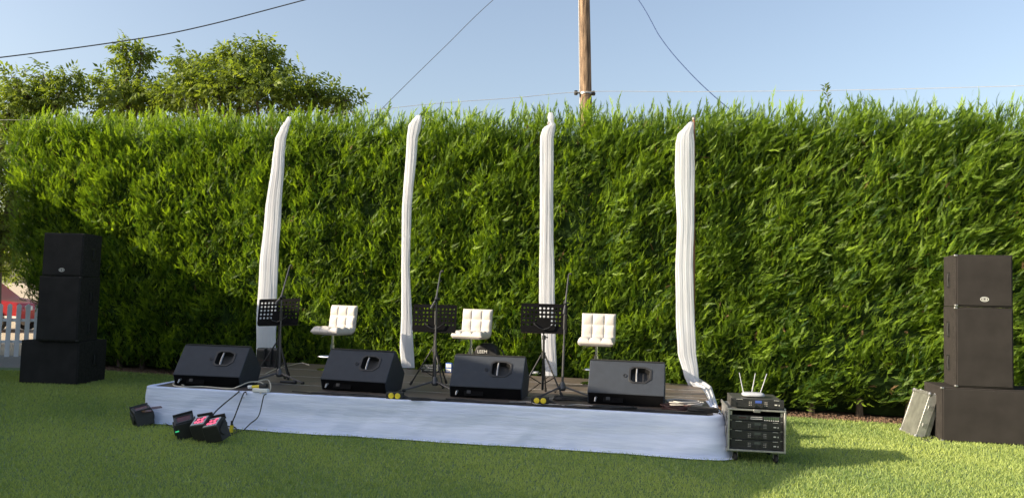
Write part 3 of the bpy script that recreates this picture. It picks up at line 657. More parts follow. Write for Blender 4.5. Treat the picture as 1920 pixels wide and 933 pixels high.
# ------------------------------------------------------------------ wedge floor monitors
W = 0.75
prof = [(0.0, .115), (.045, 0.0), (.42, 0.0), (.50, .17), (.245, .415), (.205, .41)]
A = Vector((0, 0, .115)); Bv = Vector((0, .205, .41)); sd_ = (Bv - A); SL = sd_.length; sd_ = sd_ / SL; nrm_in = Vector((1, 0, 0)).cross(sd_) * -1
if nrm_in.y < 0: nrm_in = -nrm_in
def face_pt(u, v, wdep=0): return Vector((u, 0, 0)) + A + sd_ * v + nrm_in * wdep
def monitor_parts(root):
    hc = (0.13, SL * 0.60)
    pent = [(hc[0] - .098, hc[1] - .060), (hc[0] - .07, hc[1] - .085), (hc[0] + .05, hc[1] - .085), (hc[0] + .108, hc[1] - .04), (hc[0] + .108, hc[1] + .055), (hc[0] + .055, hc[1] + .082), (hc[0] - .062, hc[1] + .085), (hc[0] - .098, hc[1] + .060)]
    b = MB(); b.plate([(-W / 2, 0), (W / 2, 0), (W / 2, SL), (-W / 2, SL)], [pent], face_pt, 0)
    n = len(prof); vs = [(-W / 2, a, c) for a, c in prof] + [(W / 2, a, c) for a, c in prof]
    fs = [tuple(range(n)), tuple(range(2 * n - 1, n - 1, -1))] + [(i, i + n, (i + 1) % n + n, (i + 1) % n) for i in range(n - 1)]
    b.add(vs, fs)
    body = b.build('cabinet', PAINT_BLK, root, smooth=None)
    # weld
    import bmesh
    bm = bmesh.new(); bm.from_mesh(body.data); bmesh.ops.remove_doubles(bm, verts=bm.verts, dist=1e-5); bmesh.ops.recalc_face_normals(bm, faces=bm.faces); bm.to_mesh(body.data); bm.free()
    bv = body.modifiers.new('bevel', 'BEVEL'); bv.width = .008; bv.segments = 3; bv.limit_method = 'ANGLE'; bv.angle_limit = R_(30)
    cup = MB(); ins = [(hc[0] + (x - hc[0]) * .93, hc[1] + (y - hc[1]) * .93) for x, y in pent]; sm = [(hc[0] + (x - hc[0]) * .8, hc[1] + (y - hc[1]) * .8) for x, y in pent]
    m = len(pent); cup.add([face_pt(x, y, 0) for x, y in ins] + [face_pt(x, y, .07) for x, y in sm], [(i, (i + 1) % m, (i + 1) % m + m, i + m) for i in range(m)] + [tuple(range(m, 2 * m))])
    cup.build('handle_cup', PLASTIC, root, smooth=None, fix=False)
    rim = MB(); outr = [(hc[0] + (x - hc[0]) * 1.10, hc[1] + (y - hc[1]) * 1.12) for x, y in pent]
    rim.plate(outr, [[(hc[0] + (x - hc[0]) * .90, hc[1] + (y - hc[1]) * .90) for x, y in pent]], lambda u, v, t: face_pt(u, v, -.006 + t), .012)
    rim.build('handle_rim', PLASTIC, root, bevel=.002)
    bar = MB(); bar.tube([face_pt(hc[0] - .03, hc[1] - .075, .014), face_pt(hc[0] - .032, hc[1], .010), face_pt(hc[0] - .03, hc[1] + .075, .014)], .010, 10); bar.build('handle_bar', STEEL, root)
    bd = MB(); P = [face_pt(hc[0] - .15, hc[1] - .01, 0)]
    vs = []; K = 18
    for rr_, dd in ((.019, -.001), (.019, -.006), (.013, -.006), (.012, -.002)): vs += [face_pt(hc[0] - .145 + rr_ * math.cos(2 * math.pi * k / K), hc[1] - .015 + rr_ * math.sin(2 * math.pi * k / K), dd) for k in range(K)]
    bd.add(vs, [(r * K + k, r * K + (k + 1) % K, (r + 1) * K + (k + 1) % K, (r + 1) * K + k) for r in range(3) for k in range(K)]); bd.build('logo_badge', PLASTIC, root)
    gr = MB(); gr.prism([(.507, .175), (.252, .424), (.244, .416), (.499, .167)], -W / 2 + .015, W / 2 - .015); gr.build('grille', GRILLE_BLK, root, bevel=.002)
    tp = MB().box((0, .225, .417), (W - .01, .04, .006)).build('top_trim', PLASTIC, root)
    rp_ = MB(); rp_.prism([(-.0025, .108), (.0425, -.0), (.05, .003), (.006, .112)], -W / 2 + .012, W / 2 - .012); rp_.build('undercut_shade_sheet', DESKM, root)  # added near-black sheet over the undercut, its colour standing in for shade
    rt = Euler((R_(-21), 0, 0)).to_matrix()
    MB().box((-.12, .012, .058), (.20, .006, .07), rt).build('connector_plate', DESKM, root)
    for dx in (-.03,): MB().box((-.14 + dx, .007, .062), (.04, .006, .03), rt).build('socket', METAL_BLK, root)
    pg = MB(); pg.tube([(-W / 2 + .09, .03, .07), (-W / 2 + .085, -.01, .06), (-W / 2 + .08, -.03, .03)], [.011, .012, .007], 8); pg.build('jack_plug', STEEL, root)
mon0 = thing('floor_monitor', 'wedge monitor at the left end of the stage front, beside beige cable', 'floor monitor', (0, 0, 0), 0, 'wedge monitors along the stage front')
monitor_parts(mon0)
spots = [((326.4, 701), (447, 707.6), -8, None), ((597, 710.5), (726, 716.6), -15, 'wedge monitor in front of the first bar stool, yellow sockets at its corner'),
         ((841, 723), (979, 729), -10, 'wedge monitor in front of the bar stool with the black bag'), ((1101, 733), (1247, 744), -12.5, 'wedge monitor at the right end of the stage beside the cable coil')]
MONP = []
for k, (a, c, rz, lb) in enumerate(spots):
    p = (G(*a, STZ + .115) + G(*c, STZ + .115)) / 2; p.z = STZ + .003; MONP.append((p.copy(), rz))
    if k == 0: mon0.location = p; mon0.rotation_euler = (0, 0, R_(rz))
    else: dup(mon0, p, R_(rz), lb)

# ------------------------------------------------------------------ bar stools
def cushion(root):
    Ws = 0.44; prof_ = []
    for k in range(15): prof_.append((-0.36 + 0.33 * k / 14, 0.0, 'z'))
    pts2 = [(-.37 + .33 * k / 24, 0.0) for k in range(25)]
    for k in range(1, 7): a = R_(90 * k / 7 * 0.93); pts2.append((-.04 + .07 * math.sin(a), .07 - .07 * math.cos(a)))
    for k in range(1, 29): pts2.append((.030 + .035 * k / 28, .075 + .275 * k / 28))
    th = 0.055; L_ = len(pts2); cols = 49; s = [0]
    for a, c in zip(pts2[:-1], pts2[1:]): s.append(s[-1] + math.hypot(c[0] - a[0], c[1] - a[1]))
    tot_ = s[-1]
    def tk(i): return 1.35 if i < 24 else (1.35 - .35 * min(1, (i - 24) / 8))
    def nr(i):
        a = pts2[max(i - 1, 0)]; c = pts2[min(i + 1, L_ - 1)]; d = Vector((c[0] - a[0], c[1] - a[1])).normalized(); return Vector((-d.y, d.x))
    front, rear = [], []
    for i in range(L_):
        n_ = nr(i); rf, rb = [], []
        v = s[i] / tot_ * 5
        for j in range(cols):
            u = j / (cols - 1) * 3
            pil = (abs(math.sin(math.pi * u)) ** .35) * (abs(math.sin(math.pi * v)) ** .5)
            e = min(1, min(u, 3 - u) / .22) ** .5 * min(1, min(v, 5 - v) / .22) ** .5
            h_ = tk(i) * (.10 * th + .90 * th * (0.50 + .50 * pil)) * (.35 + .65 * e) 
            x_ = (j / (cols - 1) - .5) * Ws * (0.96 + .04 * e)
            rf.append((x_, pts2[i][0] + n_.x * h_, pts2[i][1] + n_.y * h_)); hb = th * .45 * e * tk(i)
            rb.append((x_, pts2[i][0] - n_.x * hb, pts2[i][1] - n_.y * hb))
        front.append(rf); rear.append(rb)
    def half(i0, i1, nm):
        b = MB(); ring = [front[i] + rear[i][::-1] for i in range(i0, i1)]; b.grid(ring, close=True); b.add(ring[0], [tuple(range(len(ring[0])))]); b.add(ring[-1], [tuple(range(len(ring[0])))])
        o = b.build(nm, LEATHER, root, smooth=75); return o
    a = half(0, 28, 'seat'); c = half(27, L_, 'backrest')
    for o in (a, c): o.location = (0, .17, .50)
stool0 = thing('bar_stool', 'white quilted bar stool turned left, between the first two drapes', 'bar stool', (0, 0, 0), 0, 'white bar stools on the stage')
cushion(stool0)
MB().lathe([(.0, 0), (.19, 0), (.195, .008), (.17, .016), (.06, .03), (.035, .05), (.035, .06), (0, .06)], 36).build('base', CHROME, stool0)
MB().lathe([(.0, .05), (.027, .05), (.027, .34), (.017, .345), (.017, .47), (.0, .47)], 20).build('gas_column', CHROME, stool0)
fr2 = MB(); fr2.tube([(.03, 0, .18), (.10, -.02, .18), (.15, -.08, .18), (.11, -.15, .18), (0, -.18, .18), (-.11, -.15, .18), (-.15, -.08, .18), (-.10, -.02, .18), (-.03, 0, .18)], .009, 8); fr2.build('footrest', CHROME, stool0)
MB().box((0, 0, .482), (.2, .2, .02)).build('mount_plate', METAL_BLK, stool0); MB().tube([(0, 0, .465), (-.10, -.03, .455), (-.16, -.04, .43)], .005, 6).build('lift_lever', CHROME, stool0)
for k, (px, py, yy, rz, lb) in enumerate([(625, 614, 10.30, -25, None), (884, 626, 10.25, -18, 'white quilted bar stool in front of the black bag'), (1119, 637, 9.5, -12, 'white quilted bar stool facing forward, third from the left')]):
    p = Y(px, py, yy); p.z = STZ + .002
    if k == 0: stool0.location = p; stool0.rotation_euler = (0, 0, R_(rz))
    else: dup(stool0, p, R_(rz), lb)

# ------------------------------------------------------------------ music stands
def tripod(mb_list, root, r, h, top, yaw, brace=True, m=METAL_BLK):
    for k in range(3):
        a = yaw + k * 2 * math.pi / 3; f = Vector((math.cos(a) * r, math.sin(a) * r, .012)); b = MB()
        t0 = Vector((math.cos(a) * .025, math.sin(a) * .025, top)); b.tube([t0, f], .0085, 8); lg = b.build('leg', m, root)
        ft = MB().tube([f + (t0 - f).normalized() * .04, f - (t0 - f).normalized() * .004], .014, 8); ft.build('rubber_foot', RUBBER, lg)
        if brace: mid = t0.lerp(f, .55); MB().tube([Vector((math.cos(a) * .02, math.sin(a) * .02, h)), mid], .0055, 6).build('brace', m, root)
def music_stand(label, loc, desk_c, yaw, tilt, tyaw, troll=0.0):
    root = thing('music_stand', label, 'music stand', loc, 0, 'black music stands on the stage')
    L0 = desk_c - loc
    hz = L0.z - 0.10
    tripod(None, root, .26, .12, .42, tyaw)
    MB().tube([(0, 0, .05), (0, 0, .62)], .013, 10).build('lower_tube', METAL_BLK, root); MB().tube([(0, 0, .6), (L0.x * .8, L0.y * .8, hz)], .009, 10).build('upper_tube', METAL_BLK, root)
    MB().lathe([(.0, .38), (.024, .385), (.024, .45), (.0, .455)], 14).build('leg_collar', PLASTIC, root); c = MB(); c.lathe([(.0, .58), (.02, .585), (.02, .63), (.0, .635)], 14); c.tube([(.0, 0, .61), (.045, 0, .61)], .007, 8); c.build('height_clamp', PLASTIC, root)
    Q = Euler((0, 0, yaw)).to_matrix() @ Euler((tilt, troll, 0)).to_matrix()
    Wd, Hd = .50, .315; holes = []
    for r in range(5):
        for k in range(11):
            cx, cy = -Wd / 2 + .035 + k * .043, -Hd / 2 + .085 + r * .045
            if r < 2 and 3 < k < 7: continue
            holes.append([(cx + .0125 * math.cos(2 * math.pi * q / 10), cy + .0125 * math.sin(2 * math.pi * q / 10)) for q in range(10)])
    b = MB(); b.plate([(-Wd / 2 + .01, -Hd / 2), (Wd / 2 - .01, -Hd / 2), (Wd / 2, -Hd / 2 + .02), (Wd / 2, Hd / 2 - .01), (Wd / 2 - .01, Hd / 2), (-Wd / 2 + .01, Hd / 2), (-Wd / 2, Hd / 2 - .01), (-Wd / 2, -Hd / 2 + .02)], holes, lambda u, v, t: L0 + Q @ Vector((u, t, v)), .0025)
    b.build('desk', DESKM, root, smooth=None)
    lp = MB(); lp.box(L0 + Q @ Vector((0, .03, -Hd / 2 + .002)), (Wd - .01, .055, .003), Q); lp.build('desk_ledge', PLASTIC, root)
    fk = MB(); c0 = L0 + Q @ Vector((0, -.02, -Hd / 2 + .03))
    for s_ in (-1, 1): fk.tube([c0, L0 + Q @ Vector((s_ * .05, -.03, -Hd / 2 + .045)), L0 + Q @ Vector((s_ * .10, -.02, -Hd / 2 + .085)), L0 + Q @ Vector((s_ * .105, -.004, -Hd / 2 + .10))], .0065, 8)
    fk.tube([c0, Vector((L0.x * .8, L0.y * .8, hz - .02))], .009, 8); fk.build('fork_bracket', METAL_BLK, root)
def at_y(px, y): q_ = Y(px, 700, y); return Vector((q_.x, y, STZ))
music_stand('music stand with its desk before the leaning drape', at_y(520, 9.2), Y(522.5, 584, 9.15), R_(-6), R_(-14), R_(75), R_(-3))
music_stand('music stand with no white cloth behind, middle of the three', at_y(813, 8.85), Y(815, 596, 8.85), R_(-2), R_(-12), R_(60), 0)
music_stand('music stand before the knotted drape, yellow sockets at its feet', at_y(1018, 8.35), Y(1020, 596, 8.35), R_(-3), R_(-12), R_(80), 0)

# ------------------------------------------------------------------ microphone stands
def mic_stand(label, px, py, ptop_, clutch, b0, b1, yaw):
    loc = G(px, py, STZ); yd = loc.y
    root = thing('microphone_stand', label, 'microphone stand', loc, 0, 'boom microphone stands on the stage')
    T_ = Y(*ptop_, yd) - loc; T0 = Vector((0, 0, .02))
    for k in range(3):
        a = yaw + k * 2 * math.pi / 3; f = Vector((math.cos(a) * .34, math.sin(a) * .34, .015)); lg = MB().tube([Vector((math.cos(a) * .02, math.sin(a) * .02, .105)), f], .009, 8).build('leg', MIC_METAL, root)
        MB().tube([f * .94 + Vector((0, 0, .002)), f * 1.03], .014, 8).build('rubber_foot', RUBBER, lg)
    MB().lathe([(.0, .06), (.028, .062), (.04, .085), (.033, .125), (.018, .155), (.0, .157)], 16).build('hub', MIC_METAL, root)
    MB().tube([(0, 0, .1), T_ * .55], .0125, 10).build('lower_tube', MIC_METAL, root); MB().tube([T_ * .5, T_], .0085, 10).build('upper_tube', MIC_METAL, root)
    MB().tube([T_ * .72, T_ * .87], .0165, 10).build('grip_clutch', PLASTIC, root)
    B0 = Y(*b0, yd - .02) - loc; B1 = Y(*b1, yd + .10) - loc; cc = T_ + Vector((0, -.012, 0))
    MB().tube([B0, cc, B1], [.012, .010, .006], 8).build('boom', MIC_METAL, root)
    j = MB(); j.tube([T_ - Vector((0, .02, .02)), T_ + Vector((0, .025, .012))], .019, 10); j.tube([T_, T_ + Vector((.045, 0, 0))], .008, 8); j.build('boom_joint', PLASTIC, root)
    e = B1; cl = MB(); cl.tube([e, e + Vector((.012, .0, .012)), e + Vector((.03, -.02, .01))], [.007, .011, .012], 8); cl.build('microphone_clip', PLASTIC, root)
    ring = B0.lerp(B1, .82); MB().tube([ring, ring + Vector((.025, 0, -.03))], .009, 8).build('cable_clip', PLASTIC, root)
mic_stand('microphone stand by the left music stand, boom tilted furthest right', 523, 716, (528, 556), None, (517, 568), (543, 499), R_(-25))
mic_stand('microphone stand before the middle music stand', 815, 733, (818, 560), None, (808, 578), (826, 510), R_(200))
mic_stand('microphone stand between the knotted drape and the third stool', 1054, 743, (1060, 568), None, (1057, 588), (1066, 515), R_(-20))

# ------------------------------------------------------------------ speaker stacks
def oval_logo(root, x, y, z, s=.042):
    b = MB(); K = 24
    outer = [(s * math.cos(2 * math.pi * k / K), s * .62 * math.sin(2 * math.pi * k / K)) for k in range(K)]; inner = [(a * .80, c * .72) for a, c in outer]
    b.plate(outer, [inner], lambda u, v, t: Vector((x + u, y - t, z + v)), .003)
    sq = [(-.021, -.013), (.021, -.013), (.021, .013), (-.021, .013)]; b.plate(sq, [[(p_[0] * .55, p_[1] * .55) for p_ in sq]], lambda u, v, t: Vector((x + u, y - t, z + v)), .003)
    b.build('oval_badge', SILVER_MARK, root)
def cabinet(label, loc, rz, w, d, h, trap, side, body_m, gr_m, logo=False, handles=(), casters=False, group=None, name='speaker_cabinet', marks=True, corners=True):
    root = thing(name, label, 'speaker', loc, rz, group)
    # local: origin at visible front bottom corner; side=+1 means the corner is the right one (cabinet spreads to -x)
    x0, x1 = (-w, 0) if side > 0 else (0, w); tx = trap
    b = MB(); q = [(x0, 0), (x1, 0), (x1 - tx, d), (x0 + tx, d)]
    b.add([(a, c, 0) for a, c in q] + [(a, c, h) for a, c in q], [(0, 3, 2, 1), (4, 5, 6, 7), (0, 1, 5, 4), (1, 2, 6, 5), (2, 3, 7, 6), (3, 0, 4, 7)])
    b.build('cabinet', body_m, root, bevel=.007)
    g = MB(); g.box(((x0 + x1) / 2, -.004, h / 2), (w - .03, .012, h - .035)); g.build('front_grille', gr_m, root, bevel=.004)
    if logo: oval_logo(root, (x0 + x1) / 2 + logo[0], -.010, logo[1])
    sx = x1 if side > 0 else x0; sg = 1 if side > 0 else -1
    for (hy, hz) in handles:
        xx = sx - sg * tx * hy / d
        o = MB(); K = 16; outer = [(.05 * max(-1, min(1, 1.25 * math.cos(2 * math.pi * k / K))), .085 * max(-1, min(1, 1.25 * math.sin(2 * math.pi * k / K)))) for k in range(K)]
        o.plate(outer, [[(a * .72, c * .80) for a, c in outer]], lambda u, v, t: Vector((xx + sg * (.001 + t), hy + u, hz + v)), .006); hr = o.build('side_handle', METAL_BLK, root)
        o = MB(); o.plate([(a * .74, c * .82) for a, c in outer], [], lambda u, v, t: Vector((xx + sg * .002, hy + u, hz + v)), 0); o.build('recess', DARK_HOLE, hr, fix=False)
        o = MB(); o.tube([(xx + sg * .006, hy, hz - .07), (xx + sg * .012, hy, hz), (xx + sg * .006, hy, hz + .07)], .011, 8); o.build('grip', RUBBER, hr)
    if marks and trap and corners:
        for hy0 in (.05, d - .05):
            q = MB()
            for k in range(16): q.box((sx - sg * (tx * hy0 / d) + sg * .0005, hy0, .05 + k * (h - .1) / 15), (.003, .008, .008))
            q.build('rivet_row', METAL_BLK, root, smooth=None)
    if corners:
        for zc_ in (.012, h - .012):
            cnr = MB().box((sx - sg * .008, .008, zc_), (.034, .034, .022)); cnr.build('corner_cap', STEEL if marks else PLASTIC, root, bevel=.006)
    return root
LG = 'speakers stacked on the lawn at the left'; RG = 'speakers stacked on the lawn at the right'
a0 = G(144.5, 722, 0); cabinet('low wide black bass speaker on the grass, bottom of the left stack', a0, R_(-5), .86, .66, .60, 0.02, 1, BLK_CARPET, GRILLE_BLK, handles=((.36, .33),), group=LG, corners=False)
a1 = G(144.5, 640.5, .603); a1.z = .603; cabinet('tall black speaker in the middle of the left stack', a1, R_(-5), .61, .52, .90, .05, 1, BLK_CARPET, GRILLE_BLK, handles=((.27, .62), (.27, .18)), group=LG, marks=False)
a2 = Vector((a1.x, a1.y, 1.506)); cabinet('black top speaker with an oval badge, top of the left stack', a2 + Vector((.01, .0, 0)), R_(-5), .59, .50, .60, .06, 1, BLK_CARPET, GRILLE_BLK, logo=(0.0, .085), handles=((.27, .32),), group=LG, corners=False)
b0 = G(1766, 827, 0); cabinet('long brown-black bass speaker lying on the grass, bottom of the right stack', b0, R_(-11), 1.1, .56, .572, 0.0, -1, BROWN_CARPET, GRILLE_BRN, group=RG)
b1 = G(1791.7, 725, .575); cabinet('tall brown-black speaker in the middle of the right stack', b1, R_(-10), .565, .50, .845, .06, -1, BROWN_CARPET, GRILLE_BRN, handles=((.27, .60), (.27, .24)), group=RG)
cabinet('brown-black top speaker with an oval badge, top of the right stack', b1 + Vector((.005, .0, .848)), R_(-10), .56, .50, .555, .06, -1, BROWN_CARPET, GRILLE_BRN, logo=(.0, .085), handles=((.27, .29),), group=RG)

# ------------------------------------------------------------------ case lids leaning on the right stack
LIDP = mat('grey_laminate', (0.12, 0.125, 0.11), 0.5, var=0.22, scale=10); LIDW = mat('pale_laminate', (0.26, 0.27, 0.26), 0.5, var=0.12, scale=12)
def lid(label, p, rz, tilt, panel, Lw=.55, Hh=.48, T_=.085):
    root = thing('case_lid', label, 'case lid', p, Euler((0, tilt, rz), 'XYZ'), 'flight case lids leaning on the right speakers')
    # local: x = thickness (away from panel face at x=0), y = length, z = height
    MB().box((T_ / 2 + .004, Lw / 2, Hh / 2), (T_ - .008, Lw - .012, Hh - .012)).build('panel', panel, root, bevel=.003)
    f = MB(); e = .028
    for yy in (0.0, Lw):
        f.box((T_ / 2, yy + (e / 2 - .006) * (1 if yy == 0 else -1), Hh / 2), (T_ + .006, e, Hh + .004))
    for zz in (0.0, Hh): f.box((T_ / 2, Lw / 2, zz + (e / 2 - .006) * (1 if zz == 0 else -1)), (T_ + .002, Lw - 2 * e, e))
    f.build('aluminium_edge', ALU, root, bevel=.003)
    for yy in (0, Lw):
        for zz in (0, Hh): MB().lathe([(0, -.028), (.02, -.022), (.028, 0), (.02, .022), (0, .028)], 12, (.006, yy + (.012 if yy == 0 else -.012), zz + (.012 if zz == 0 else -.012))).build('ball_corner', STEEL, root)
    for zz in (Hh * .3, Hh * .7): MB().box((T_ * .6, -.004, zz), (.05, .008, .05)).build('latch', STEEL, root, bevel=.002)
pA = G(1716, 820, 0); pA.z = .006
lid('grey flight case lid, outer of two leaning on the right bass speaker', pA, R_(-7), R_(18), LIDP, Lw=.44, Hh=.50)
lid('pale flight case lid between the outer lid and the right bass speaker', pA + Vector((.105, .02, 0)), R_(-8), R_(15), LIDW, Lw=.44, Hh=.48, T_=.05)

# ------------------------------------------------------------------ rack on casters
rc = G(1364.5, 843, .105)
RW, RD, RH = .487, .50, .365
rack = thing('equipment_rack', 'flight case rack of amplifiers on casters at the right end of the stage', 'equipment rack', (rc.x, rc.y, 0), R_(-9))
z0 = .105; t = .012
CASEP = mat('scuffed_grey_laminate', (0.17, 0.17, 0.17), 0.5, var=0.3, scale=14)
MB().box((t / 2, RD / 2, z0 + RH / 2), (t, RD, RH)).build('side_panel', CASEP, rack); MB().box((RW - t / 2, RD / 2, z0 + RH / 2), (t, RD, RH)).build('side_panel', CASEP, rack)
MB().box((RW / 2, RD / 2, z0 + t / 2), (RW - 2 * t, RD, t)).build('bottom_panel', CASEP, rack); MB().box((RW / 2, RD / 2, z0 + RH - t / 2), (RW - 2 * t, RD, t)).build('top_panel', CASEP, rack)
MB().box((RW / 2, RD - .01, z0 + RH / 2), (RW - 2 * t, .006, RH - 2 * t)).build('back_panel', DARK_HOLE, rack)
f = MB(); e = .016
for zz in (z0 - .002 + e / 2, z0 + RH + .002 - e / 2): f.box((RW / 2, .004, zz), (RW + .006, .024, e))
for xx in (-.003 + e / 2, RW + .003 - e / 2): f.box((xx, .004, z0 + RH / 2), (e, .024, RH - 2 * e + .004))
for xx in (-.002, RW + .002):
    for zz in (z0, z0 + RH): f.box((xx, RD / 2 + .02, zz), (.012, RD - .02, .03))
f.build('aluminium_edge', ALU, rack, bevel=.002)
for xx in (e + .012, RW - e - .012): MB().box((xx, .03, z0 + RH / 2), (.02, .004, RH - .05)).build('rack_rail', STEEL, rack)
MB().box((RW / 2, -.012, z0 + RH - .012), (.06, .012, .028)).build('catch', STEEL, rack, bevel=.003)
for zz in (z0 + .28, z0 + .16): MB().box((-.006, .14, zz), (.008, .09, .07)).build('side_latch', STEEL, rack, bevel=.003)
hd_ = MB().tube([(-.03, .28, z0 + .26), (-.035, .34, z0 + .26), (-.03, .40, z0 + .26)], .008, 8).build('side_handle', RUBBER, rack)
for xx in (.07, RW - .07):
    for yy in (.07, RD - .07):
        cs = MB(); cs.box((xx, yy, .098), (.07, .08, .006)); cs.box((xx - .02, yy, .07), (.003, .05, .05)); cs.box((xx + .02, yy, .07), (.003, .05, .05)); o = cs.build('caster', STEEL, rack)
        wh = MB(); wh.lathe([(0, -.014), (.034, -.014), (.038, -.008), (.038, .008), (.034, .014), (0, .014)], 20); wo = wh.build('wheel', RUBBER, o); wo.location = (xx, yy + .005, .040); wo.rotation_euler = (0, R_(90), R_(12))
FACE = mat('black_faceplate', (0.022, 0.023, 0.026), 0.4, var=0.12, scale=12); LCD = mat('dim_blue_display', (0.02, 0.03, 0.05), 0.2, emit=((0.05, 0.09, 0.35), 0.5)); LCDG = mat('grey_display', (0.07, 0.08, 0.085), 0.2)
def amp(label, p, rz, lcd, wdt=.452, hh=.080, dd=.40, loose=False):
    root = thing('power_amplifier', label, 'amplifier', p, rz, 'rack amplifiers')
    MB().box((wdt / 2, .02 + dd / 2, hh / 2), (wdt - .04, dd, hh - .006)).build('chassis', mat('amp_lid_paint', (0.05, 0.05, 0.048), 0.45, var=0.15, scale=8), root, bevel=.003)
    MB().box((wdt / 2, .004, hh / 2), (wdt, .010, hh - .003)).build('faceplate', FACE, root, bevel=.002)
    for k, xx in enumerate((.055, .335)):
        v = MB()
        for r in range(6): v.box((xx + (.10 if k == 0 else .06) / 2, -.002, .016 + r * .011), ((.11 if k == 0 else .085), .003, .003))
        v.build('vent_slots', DARK_HOLE if 0 else METAL_BLK, root)
    MB().box((wdt * .525, -.003, hh * .68), (.055, .003, .022)).build('display', lcd, root)
    for dx in (-.035, .03):
        kb = MB().tube([(wdt * .52 + dx, 0, hh * .3), (wdt * .52 + dx, -.018, hh * .3)], .012, 14).build('knob', PLASTIC, root)
    bt = MB()
    for dx in (-.075, -.06, .058, .073):
        for zz in (.28, .46, .64): bt.box((wdt * .52 + dx, -.003, hh * zz), (.008, .004, .005))
    bt.build('buttons', GREY_CABLE, root, smooth=None)
    MB().box((wdt * .85, -.003, hh * .42), (.022, .002, .010)).build('maker_mark', SILVER_MARK, root); MB().box((wdt * .91, -.003, hh * .40), (.008, .002, .012)).build('maker_mark', SILVER_MARK, root)
    MB().box((wdt * .17, -.003, hh * .90), (.055, .002, .003)).build('printed_line', SILVER_MARK, root); MB().box((wdt * .86, -.003, hh * .90), (.045, .002, .003)).build('printed_line', SILVER_MARK, root)
    for xx in (.008, wdt - .008): MB().tube([(xx, 0, .014), (xx, -.022, .02), (xx, -.022, hh - .02), (xx, 0, hh - .014)], .0045, 8).build('rack_handle', METAL_BLK, root)
    return root
Rm = Matrix.Rotation(R_(-9), 3, 'Z'); rloc = Vector((rc.x, rc.y, 0))
def RP(x_, y_, z_): return rloc + Rm @ Vector((x_, y_, z_))
for k, lb in enumerate(('lowest amplifier inside the rack', 'middle amplifier inside the rack, second from the bottom', 'upper amplifier inside the rack, just under the mixer unit with fader lights')):
    amp(lb, RP(.0175, .028, z0 + t + .004 + k * .082), R_(-9), LCDG)
amp('loose amplifier lying on top of the rack under the white router', RP(.018, -.012, z0 + RH + .014), R_(-9), LCD)
zq = z0 + t + .004 + 3 * .082
eq = thing('signal_processor', 'rack processor with rows of small white buttons, highest unit inside the rack', 'audio processor', RP(.0175, .028, zq), R_(-9))
eq.scale = (.938, 1, .95)
MB().box((.241, .12, .024), (.44, .2, .042)).build('chassis', METAL_BLK, eq); MB().box((.241, .004, .024), (.482, .01, .045)).build('faceplate', FACE, eq, bevel=.002)
MB().box((.115, -.003, .027), (.10, .003, .028)).build('display', LCDG, eq); MB().box((.115, -.006, .027), (.07, .003, .014)).build('display_window', RED_CABLE, eq)
q = MB()
for k in range(9):
    for zz in (.018, .034): q.box((.195 + k * .012, -.003, zz), (.008, .003, .007))
q.build('white_buttons', WHITE_PL, eq, smooth=None)
q = MB()
for k in range(7): q.box((.318 + k * .020, -.003, .028), (.012, .003, .026))
q.build('level_meters', mat('meter_green_grey', (0.06, 0.10, 0.06), 0.4), eq, smooth=None)
q = MB()
for k in range(7): q.box((.318 + k * .020, -.006, .009), (.009, .006, .007))
q.build('select_buttons', WHITE_PL, eq, smooth=None)

rt_ = RP(.23, .13, z0 + RH + .014 + .083)
router = thing('wifi_router', 'white router with three antennas on the loose amplifier', 'router', rt_, R_(-9))
b = MB(); rows = []
for i, (s_, z_) in enumerate([(.90, 0), (1, .006), (1, .018), (.93, .027), (.75, .031), (.0, .033)]):
    rows.append([(.098 * s_ * (abs(math.cos(a)) ** .6) * (1 if math.cos(a) > 0 else -1), .066 * s_ * (abs(math.sin(a)) ** .6) * (1 if math.sin(a) > 0 else -1) , z_ + .004) for a in [2 * math.pi * k / 32 for k in range(32)]])
b.grid(rows, close=True); b.build('case', ROUTER_W, router, smooth=60)
for (dx, ex) in ((-.075, -.035), (0, .03), (.075, .055)):
    an = MB(); an.tube([(dx, .062, .02), (dx, .072, .03)], .008, 8); an.tube([(dx, .072, .03), (dx + ex * .5, .075, .11), (dx + ex, .078, .20)], [.0045, .0045, .0035], 8); an.build('antenna', ROUTER_W, router)

